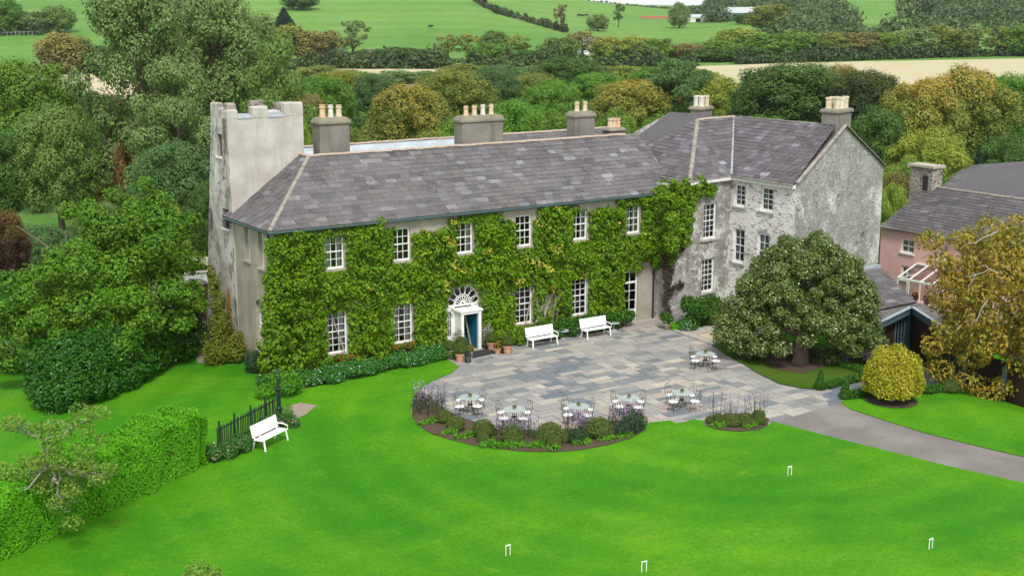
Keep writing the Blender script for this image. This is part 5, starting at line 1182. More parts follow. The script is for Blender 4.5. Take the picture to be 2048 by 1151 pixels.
for i, (px, py) in enumerate(((855,852),(900,872),(925,880),(978,896),(1005,898),(1035,899),(1075,898),(1110,903),(1165,893),(1215,884),(1245,879),(1440,858),(1500,858))):
    q = gp(px, py-4); bush('ground_cover', 'bright green leafy ground cover, %s clump along the border edge from the left'%ords[min(i,13)] if i < 11 else 'bright green ground cover at the %s of the small bed'%('left' if i == 11 else 'right'), 'plant', q, [((RNG.uniform(-.3,.3),RNG.uniform(-.1,.1),.1),(.2,.17,.15)) for k in range(6)], .09, .06, .8, 'lime_leaf', seed=70+i, group='ground cover in the border')
# low hedges and cones by the path
def low_hedge(label, pts, h, w, seed):
    pp = P(*pts); c = np.array([pp[0][0],pp[0][1],T(*pp[0])]); th_ = thing('box_hedge', label, 'hedge', c, 0, 'low box hedges by the path'); lb = []
    for (a, b_) in zip(pp, pp[1:]):
        k_ = max(2, int(math.hypot(b_[0]-a[0],b_[1]-a[1])/.28))
        for k in range(k_): x = a[0]+(b_[0]-a[0])*k/k_; y = a[1]+(b_[1]-a[1])*k/k_; lb.append(((x-c[0],y-c[1],T(x,y)-c[2]+h*.5),(w,w,h*.55)))
    foliage('foliage', lb, .07, .045, 1.3, 'box_bright', th_, seed=seed)
low_hedge('low clipped hedge on the far side of the flagged path', ((1658,776),(1690,768),(1740,758)), .38, .22, 90)
low_hedge('low clipped hedge passing behind the golden standard', ((1700,797),(1740,790),(1800,787),(1860,787),(1885,783)), .4, .24, 91)
low_hedge('dim low hedge between tree lawn and boarded building', ((1685,735),(1710,742),(1735,750)), .35, .25, 92)
q = gp(1895,784); t_ = thing('box_ball', 'clipped box mound ending the hedge beside the boarded wall', 'shrub', q); t_.scale = (.5,.5,.42); link('foliage', bb[1], t_)
for i, (px, py, lab) in enumerate(((1640,778,'small clipped cone at the far side of the path mouth'),(1690,797,'clipped cone at the near side of the path mouth'))):
    q = gp(px, py); bush('box_cone', lab, 'shrub', q, [((0,0,.12+.09*k),(.30*(1-k/10.5),.30*(1-k/10.5),.13)) for k in range(10)], .06, .04, 1.3, 'box_bright', seed=94+i)
# planting by the wing and the boarded building
q = gp(1400,655); bush('wing_shrub', 'bright green shrubs at the foot of the stone wing', 'shrub', q, [((RNG.uniform(-1.2,1.5),RNG.uniform(-.4,.9),RNG.uniform(.3,1.3)),(.5,.45,.42)) for k in range(26)], .13, .07, .8, 'box_bright', seed=97)
q = gp(1375,662); bush('daisy_shrub', 'white flowered shrub at the corner of the terrace', 'shrub', q, [((0,0,.3),(.6,.5,.35)),((.5,.3,.35),(.5,.4,.35))], .09, .05, .9, 'flower_white', flower=.13, seed=98)
q = gp(1335,658); pt = thing('potted_plant', 'leafy plant in a pale pot at the stone wing corner', 'potted plant', q); obj('pot', MB().lathe([(.13,0),(.19,.3),(.21,.33),(.17,.33),(.15,.28)], n=14), M['pot_cream'], pt, smooth=True); foliage('foliage', [((0,0,.6),(.38,.36,.32)),((-.2,.1,.75),(.25,.25,.3))], .13, .06, .7, 'box_bright', pt, seed=99, droop=.6)
q = gp(1885,752); pt = thing('shrub_tub', 'green shrub in a dark wooden tub by the boarded building', 'potted plant', q); obj('tub', MB().lathe([(.42,0),(.5,.5),(.46,.5),(.42,.4)], n=16), M['clad'], pt); foliage('foliage', [((0,0,1.05),(.6,.55,.65)),((-.3,.1,.8),(.4,.4,.4)),((.3,-.1,1.3),(.4,.4,.4))], .12, .07, .9, 'box_bright', pt, seed=100)
q = gp(1862,745); pt = thing('yellow_pot_plant', 'small yellow flowered plant beside the dark tub', 'potted plant', q); obj('pot', MB().lathe([(.16,0),(.2,.35),(.17,.35),(.15,.3)], n=14), M['grey_wood'], pt); foliage('foliage', [((0,0,.85),(.3,.28,.4)),((0,0,.45),(.3,.3,.25))], .1, .06, .8, 'holly_leaf', pt, seed=101)
q = atz(1783,535,.2); bush('wall_ivy', 'dark green ivy mound on the pink house wall', 'creeper', (q[0],q[1],gz), [((RNG.uniform(-.6,.6),RNG.uniform(-.9,.9),RNG.uniform(.4,2.9)),(.6,.6,.5)) for k in range(22)], .14, .09, .9, 'laurel_leaf', seed=102)
for i, (k, dx) in enumerate(((1,.3),(2,.35),(3,.2))):
    q = CW(cu0+(cu1-cu0)*(k+.3)/6, cd-.35, zb+.02); t_ = thing('conservatory_pot', ('red flowers in a pot behind the first conservatory pane','purple flowers in a pot inside the conservatory','tall red potted plant inside the conservatory')[i], 'potted plant', q); obj('pot', MB().lathe([(.09,0),(.13,.22),(.1,.22)], n=10), M['terracotta'], t_); foliage('foliage', [((0,0,.45),(.24,.24,.28))], .09, .06, .8, 'flower_purple' if i == 1 else 'geranium_leaf', t_, flower=.4, seed=104+i)
# rose bed along the fence
for i, (px, py, lab) in enumerate(((452,915,'pink rose bush at the hedge end of the fence'),(485,900,'low grey green plants behind the white lawn bench, nearer the hedge'),(560,855,'pink rose bush above the white lawn bench'))):
    q = gp(px, py); bush('rose_bush', lab, 'bush', q, [((RNG.uniform(-.6,.6),RNG.uniform(-.35,.35),RNG.uniform(.15,.4)),(.3,.28,.24)) for k in range(12)], .09, .06, .8, 'flower_pink', flower=.045 if i != 1 else .004, seed=110+i)
q = gp(578,838); bush('grass_tuft', 'upright green grass tuft at the gravel path', 'plant', q, [((0,0,.35),(.16,.16,.42)),((0,0,.2),(.2,.2,.2))], .32, .02, .9, 'lime_leaf', seed=115, jit=.4)

# ------------------------------------------------------------------ furniture
def bench_parts(t_, w=1.75):
    for k in range(4): obj('seat_slat', MB().box(-w/2,-.42+k*.115,.43,w/2,-.42+k*.115+.1,.455), M['white_bench'], t_, bevel=.006)
    for k in range(5): obj('back_slat', MB().obox((-w/2,.05+k*.022,.5+k*.098), (w,0,0), (0,.022,-.005), (0,.02,.09)), M['white_bench'], t_, bevel=.005)
    for s in (-1,1):
        x = s*(w/2-.12)
        obj('leg', MB().bar((x,-.4,.43), (x+s*.02,-.47,0), .06, .045), M['white_bench'], t_); obj('leg', MB().bar((x,.02,.43), (x,.15,0), .06, .045), M['white_bench'], t_)
        obj('back_post', MB().bar((x,.03,.40), (x,.17,.99), .045), M['white_bench'], t_); obj('bracket', MB().bar((x,-.4,.40), (x,.05,.40), .05), M['white_bench'], t_)
        ar = MB(); ar.tube([(x+s*.08,.1,.66),(x+s*.08,-.25,.66),(x+s*.08,-.44,.6),(x+s*.08,-.42,.45)], .024, 6); obj('armrest', ar, M['white_bench'], t_)
b1a, b1b = gp(1070,698), gp(1112,690)
mid = (gp(1072,697)+gp(1110,689))/2; bn = thing('garden_bench', 'white slatted bench against the creeper, nearer the door', 'bench', (mid[0],mid[1]+.47,0), math.atan2((b1b-b1a)[1],(b1b-b1a)[0])*0); bench_parts(bn)
def place(src, name, label, loc, rz, group=None):
    c = copy_tree(src); c.location = tuple(loc); c.rotation_euler = (0,0,rz); c['label'] = label
    if group: c['group'] = group
    return c
mid = (gp(1178,678)+gp(1219,671))/2; place(bn, 'garden_bench', 'white slatted bench against the creeper, nearer the stone wing', (mid[0],mid[1]+.47,0), .0)
a, b_ = gp(529,905), gp(578,880); mid = (a+b_)/2; ang = math.atan2((b_-a)[1], (b_-a)[0]); q = mid+np.array([-math.sin(ang),math.cos(ang),0])*.47
place(bn, 'garden_bench', 'white slatted bench alone on the lawn beside the black fence', (q[0],q[1],.03), ang)
for o in list(bpy.data.objects):
    if o.name.startswith('garden_bench'): o['group'] = 'white garden benches'
# stone side tables by the benches
tb = thing('side_table', 'low round grey green table left of the nearer bench', 'table', gp(1052,686), 0, 'low round tables beside the benches')
obj('table_top', MB().lathe([(.02,.40),(.33,.40),(.34,.42),(.33,.45),(.02,.45)], n=24), M['table_top'], tb); obj('pedestal', MB().lathe([(.2,0),(.2,.04),(.06,.08),(.05,.40)], n=12), M['table_top'], tb)
for px, py, lab in ((1125,676,'low round grey green table right of the nearer bench'),(1160,669,'low round grey green table left of the farther bench'),(1227,660,'low round grey green table right of the farther bench')): place(tb, 'side_table', lab, gp(px,py), 0)
# patio tables and wire chairs
def table(label, loc):
    t_ = thing('patio_table', label, 'table', loc, 0, 'round patio tables')
    obj('table_top', MB().lathe([(.02,.70),(.455,.70),(.47,.715),(.455,.73),(.02,.73)], n=28), M['table_top'], t_)
    for k in range(4):
        a = k*math.pi/2+.4; obj('leg', MB().tube([(.10*math.cos(a),.10*math.sin(a),.70),(.07*math.cos(a),.07*math.sin(a),.4),(.16*math.cos(a),.16*math.sin(a),.12),(.30*math.cos(a),.30*math.sin(a),0)], .014, 5), M['dark_iron'], t_)
    obj('ring', MB().lathe([(.12,.38),(.13,.39),(.12,.40),(.10,.39)], n=16), M['dark_iron'], t_)
    return t_
def chair(label, loc, rz):
    t_ = thing('wire_chair', label, 'chair', loc, rz, 'wire chairs round the patio tables')
    obj('seat', MB().lathe([(.02,.44),(.20,.44),(.215,.46),(.19,.48),(.02,.485)], n=20), M['white_bench'], t_)
    for k in range(4):
        a = k*math.pi/2+.785; obj('leg', MB().tube([(.16*math.cos(a),.16*math.sin(a),.44),(.21*math.cos(a),.21*math.sin(a),0)], .010, 5), M['dark_iron'], t_)
    obj('back_frame', MB().tube([(-.19,.12,.44),(-.20,.20,.70),(-.13,.24,.90),(0,.25,.96),(.13,.24,.90),(.20,.20,.70),(.19,.12,.44)], .010, 5), M['dark_iron'], t_)
    s = MB(); s.tube([(0,.19,.46),(0,.235,.75),(0,.25,.95)], .007, 4); s.tube([(-.09,.18,.46),(-.10,.22,.7),(-.02,.24,.86)], .007, 4); s.tube([(.09,.18,.46),(.10,.22,.7),(.02,.24,.86)], .007, 4); obj('back_wires', s, M['dark_iron'], t_)
    return t_
tabs = [(940,793,'leftmost patio table, beside the verbena'),(1029,817,'second patio table from the left, in front of the border'),(1157,811,'third patio table from the left, above the purple flowers'),(1258,795,'fourth patio table from the left'),(1364,784,'fifth patio table, at the right of the front row'),(1411,706,'patio table standing alone by the tree lawn')]
short = ['leftmost patio table','second patio table from the left','third patio table from the left','fourth patio table from the left','fifth patio table of the front row','lone patio table by the tree lawn']
T0 = C0 = None; pr = random.Random(2)
pos = ['front left','front right','back right','back left']
for i, (px, py, lab) in enumerate(tabs):
    c = atz(px, py, .73); c[2] = 0
    tt = table(lab, c) if T0 is None else place(T0, 'patio_table', lab, c, pr.uniform(0,1)); T0 = T0 or tt
    tp = thing('table_pot', 'small brown plant pot on the '+short[i], 'pot', (c[0],c[1],.73), 0, 'pots on the patio tables'); obj('pot', MB().lathe([(.06,0),(.09,.09),(.075,.09)], n=12), M['tabletop_pot'], tp); foliage('foliage', [((0,0,.11),(.08,.08,.05))], .05, .03, 1., 'box_leaf', tp, seed=120+i)
    for k, ph in enumerate((-YAW-2.45, -YAW-.75, -YAW+.75, -YAW+2.3)):
        a = ph+pr.uniform(-.18,.18); rr_ = .60+pr.uniform(-.05,.08); x, y = c[0]+rr_*math.cos(a), c[1]+rr_*math.sin(a); lab2 = 'wire chair, %s of the %s'%(pos[k], short[i]); rz = a-math.pi/2
        if C0 is None: C0 = chair(lab2, (x,y,0), rz)
        else: place(C0, 'wire_chair', lab2, (x,y,0), rz)
# pots and lanterns at the door
def ball_pot(label, px, py, r_=.33):
    q = gp(px, py); t_ = thing('potted_box_ball', label, 'potted plant', q, 0, 'box balls in pots at the door')
    obj('pot', MB().lathe([(.17,0),(.24,.34),(.27,.35),(.27,.42),(.23,.42),(.21,.36)], n=18), M['terracotta'], t_, smooth=False); f = link('foliage', bb[abs(hash(label))%3 if False else px%3], t_); f.scale = (r_,r_,r_); f.location = (0,0,.38)
for lab, px, py in (('box ball in terracotta pot, leftmost at the door',899,715),('box ball in terracotta pot, foremost left of the door',920,722),('box ball in a pot half hidden at the left door post',923,708),('box ball in a pot nearest the right door post',983,699),('box ball in terracotta pot, foremost right of the door',1015,706),('box ball in a pot at the back right of the door',1006,694)): ball_pot(lab, px, py)
for i, (px, py, lab) in enumerate(((938,714,'red geranium pot left of the door mat'),(995,707,'red geranium pot right of the door mat'))):
    q = gp(px, py); t_ = thing('geranium_pot', lab, 'potted plant', q, 0, 'geranium pots at the door'); obj('pot', MB().lathe([(.11,0),(.17,.25),(.19,.26),(.19,.30),(.16,.3)], n=16), M['terracotta'], t_); foliage('foliage', [((0,0,.42),(.24,.24,.2)),((.08,0,.55),(.15,.15,.13))], .08, .06, .9, 'geranium_leaf', t_, flower=.25, seed=130+i)
def lantern(label, px, py, s):
    q = gp(px, py); t_ = thing('lantern', label, 'lantern', q, .3, 'lanterns at the door'); t_.scale = (s,s,s)
    obj('base', MB().box(-.12,-.12,0,.12,.12,.04), M['dark_iron'], t_)
    for sx in (-1,1):
        for sy in (-1,1): obj('post', MB().box(sx*.1-.012,sy*.1-.012,.04,sx*.1+.012,sy*.1+.012,.42), M['dark_iron'], t_)
    for k in range(4): o = link('pane', pane_mesh(.17,.37,'glass_clear'), t_); a = k*math.pi/2; o.rotation_euler = (0,0,a); o.location = (-.085*math.cos(a)+.1*math.sin(a), -.085*math.sin(a)-.1*math.cos(a), .045)
    obj('candle', MB().lathe([(.05,.04),(.05,.26),(.01,.27)], n=12), M['candle'], t_); obj('roof', MB().lathe([(.17,.42),(.16,.45),(.06,.55),(.05,.6),(.02,.62)], n=4), M['dark_iron'], t_)
lantern('black lantern with candle left of the door mat', 936, 724, 1.0); lantern('small black lantern between the pots right of the door', 1007, 706, .75)
mp = P((945,716),(990,706),(974,694),(946,698)); mt = thing('door_mat', 'dark coir mat with a black edge before the blue door', 'mat', gp(965,704)); mb = MB().prism(mp, -.01, .02); obj('mat', mb, M['mat_black'], mt, world=True)
eb = MB(); eb.bar((mp[0][0],mp[0][1],.03), (mp[1][0],mp[1][1],.03), .05, .05); eb.bar((mp[1][0],mp[1][1],.03), (mp[2][0],mp[2][1],.03), .05, .05); obj('edging', eb, M['dark_iron'], mt, world=True)
# croquet hoops
H0 = None
for px, py, lab in ((1579,951,'white croquet hoop nearest the border and drive'),(1016,1111,'leftmost white croquet hoop on the lawn'),(1288,1144,'white croquet hoop at the bottom edge of the lawn'),(1861,1098,'rightmost white croquet hoop on the lawn')):
    q = gp(px, py)+np.array([0,0,.03])
    if H0 is None:
        H0 = thing('croquet_hoop', lab, 'hoop', q, -YAW+.5, 'croquet hoops on the lawn')
        for s in (-1,1): obj('leg', MB().tube([(s*.085,0,-.02),(s*.085,0,.33)], .014, 6), M['white_paint'], H0)
        obj('crown', MB().bar((-.1,0,.34), (.1,0,.34), .03), M['white_paint'], H0)
    else: place(H0, 'croquet_hoop', lab, q, -YAW+.5+pr.uniform(-.2,.2))
# iron fence and lamp post
fa, fb_ = gp(436,905), gp(558,838); fn = thing('picket_fence', 'black iron picket fence between hedge and lamp post', 'fence', fa)
L_ = np.linalg.norm(fb_-fa); n_ = int(L_/.125); fv = (fb_-fa)/n_
pm = MB().box(-.016,-.016,.05,.016,.016,1.0).lathe([(.02,1.0),(.004,1.08)], n=4).mesh('picket', M['dark_iron']); sm_ = MB().box(-.028,-.028,0,.028,.028,1.28).mesh('stanchion', M['dark_iron'])
for k in range(n_+1):
    o = link('stanchion' if k % 9 == 1 else 'picket', sm_ if k % 9 == 1 else pm, fn); o.location = tuple(fv*k); o.rotation_euler = (pr.uniform(-.02,.02), pr.uniform(-.03,.03), math.atan2(fv[1],fv[0]))
for z_ in (.2,.92): obj('rail', MB().bar((0,0,z_), (fb_-fa)+np.array([0,0,z_]), .03, .045), M['dark_iron'], fn)
lp_ = thing('lamp_post', 'short black lamp post at the end of the fence', 'lamp post', gp(559,837))
obj('post', MB().lathe([(.13,0),(.13,.5),(.09,.56),(.085,1.25),(.13,1.3),(.13,1.36),(.06,1.4),(.05,1.75)], n=12), M['black_post'], lp_, smooth=False)
for k in range(4): a = k*math.pi/2+.4; obj('lantern_bar', MB().bar((.06*math.cos(a),.06*math.sin(a),1.75), (.11*math.cos(a),.11*math.sin(a),2.05), .02), M['black_post'], lp_)
obj('lantern_top', MB().lathe([(.14,2.05),(.13,2.08),(.05,2.18),(.02,2.25)], n=8), M['black_post'], lp_); obj('lantern_glass', MB().lathe([(.05,1.77),(.095,2.04)], n=4), M['glass_clear'], lp_)
# grey wooden seat by the boarded building
q = gp(1738,728); wb = place(bn, 'wooden_seat', 'weathered grey wooden seat against the boarded building', q, .35); wb.name = 'wooden_seat'; del wb['group']; wb['category'] = 'bench'
for ch in wb.children: ch.data = ch.data.copy(); ch.data.materials[0] = M['grey_wood']
for px, py, lab, m_ in ((1457,664,'red toy lying in the sand pit','red_toy'),(1489,668,'dark blue toy at the sand pit rim','blue_door')):
    q = gp(px, py); t_ = thing('sand_toy', lab, 'toy', (q[0],q[1],.05)); obj('bucket', MB().lathe([(.09,0),(.13,.2),(.14,.2),(.11,.19),(.08,.03)], n=14), M[m_], t_); obj('handle', MB().tube([(-.13,0,.2),(-.08,0,.3),(.08,0,.3),(.13,0,.2)], .008, 5), M['white_paint'], t_)
# moss stains are in the wall; white pipe at the wing corner
# ------------------------------------------------------------------ trees behind
def proto(kind, seed):
    rg = np.random.default_rng(seed); tm = MB()
    if kind == 'broad':
        lb = crown_lobes(rg, 0, 0, 6.6, 5., 5.2, 42, (.20,.36), .8); a = (.20,.13,.62,.42,.25); limbs(tm, rg, (0,0,-.5), (0,0,9.5), .4, 3.2, 8)
    elif kind == 'tall':
        lb = [];
        for k in range(70):
            z = rg.uniform(2.5,11.4); R = 4.7*math.sin(math.pi*min(1,(z+1.2)/14.))**.7; ph = k*2.4; r_ = rg.uniform(.55,1.25); f = rg.uniform(.35,1)*R*.85; lb.append(((f*math.cos(ph),f*math.sin(ph),z),(r_,r_,r_*.8)))
        a = (.19,.12,.55,.45,.3); limbs(tm, rg, (0,0,-.5), (0,0,10.8), .38, 3.6, 14, 7, .2)
    elif kind == 'bush':
        lb = crown_lobes(rg, 0, 0, 5., 4.9, 6.0, 40, (.22,.38), .9); a = (.20,.13,.62,.42,.2); limbs(tm, rg, (0,0,-.5), (0,0,8), .3, 2.6, 6)
    elif kind == 'conifer':
        lb = []
        for k in range(16):
            z = .8+k*.68; R = 4.6*(1-k/16.5)
            for j in range(max(3, int(9*(1-k/18)))):
                ph = j*2*math.pi/max(3,int(9*(1-k/18)))+k; lb.append(((R*.62*math.cos(ph),R*.62*math.sin(ph),z-.1*R),(R*.36+.2,R*.36+.2,.55)))
        a = (.36,.10,.55,.8,.9); limbs(tm, rg, (0,0,-.5), (0,0,11.6), .3, .5, 2)
    elif kind == 'pine':
        lb = []
        for k in range(34):
            ph = k*2.4; z = rg.uniform(6.2,11.2); R = 4.9*(1-abs(z-8.4)/4.6*.8)*rg.uniform(.3,1); lb.append(((R*math.cos(ph),R*math.sin(ph),z),(1.4,1.4,.7)))
        a = (.40,.10,.6,.8,.2); tm.tube([(0,0,-.5),(.1,0,3),(-.3,.1,6),(0,0,9.5)], [.45,.36,.28,.1], 8); tm.tube([(0,.0,3),(1.2,.2,5.5),(2.4,.3,8)], [.26,.2,.08], 7); tm.tube([(-.2,0,5),(-1.4,.2,6.8),(-2.6,0,8)], [.2,.14,.06], 6)
    elif kind == 'far':
        lb = crown_lobes(rg, 0, 0, 5.6, 5., 6.2, 24, (.24,.42), .95); a = (.45,.3,.6,.5,.15); limbs(tm, rg, (0,0,-.5), (0,0,9), .4, 4, 4, 5)
    elif kind == 'thin':
        lb = [];
        for k in range(22): z = rg.uniform(4,11.5); ph = k*2.4; f = rg.uniform(.4,3.9)*math.sin(math.pi*(z-2.5)/10.5)**.6; lb.append(((f*math.cos(ph),f*math.sin(ph),z),(1.1,1.1,.9)))
        a = (.6,.4,.4,.8,.2); limbs(tm, rg, (0,0,-.5), (0,0,11), .4, 4.5, 9, 5, .3)
    V, t_ = lobes_leaves(rg, lb, a[0], a[1], a[2], a[3], a[4], .2)
    cm = quad_mesh('crown', V, t_, M['tree_leaf']); tr = tm.mesh('trunk', M['bark_orange' if kind == 'pine' else 'bark'], True)
    return cm, tr
PR = {k: [proto(k, 200+i*7+s) for s in range(c)] for i, (k, c) in enumerate((('broad',4),('tall',3),('bush',3),('conifer',1),('pine',1),('far',4),('thin',3)))}
GREEN, MID, DARK, OLIVE, YG, GREY, BLUE, RUST, BROWN = (.105,.235,.026), (.125,.215,.046), (.066,.145,.028), (.170,.225,.038), (.200,.290,.036), (.155,.240,.075), (.084,.170,.054), (.22,.13,.05), (.185,.175,.06)
tr_r = random.Random(77)
def tree_at(kind, px, py, wpx, d, col, gold, label, name='tree', group=None, cat='tree', minh=2.):
    if d < 0: d = float((gp(px, -d)-EYE)@FW)      # standing at this pixel row
    q = atd(px, py, d); z0 = T(q[0], q[1]); h = max(minh, q[2]-z0); w = wpx*d/2637
    t_ = thing(name, label, cat, (q[0],q[1],z0-.1), tr_r.uniform(0,6.28), group); t_.scale = (w/10.2, w/10.2, h/11.9)
    cm, tr = tr_r.choice(PR[kind]); c = link('crown', cm, t_); v = tr_r.uniform(.88,1.14); c.color = (col[0]*v, col[1]*v, col[2]*v, gold); link('trunk', tr, t_); return t_
G1 = 'trees behind the tower'; G2 = 'trees behind the house'; G3 = 'trees behind the wing'; G4 = 'trees along the far hedge line'; G5 = 'trees on the hill'
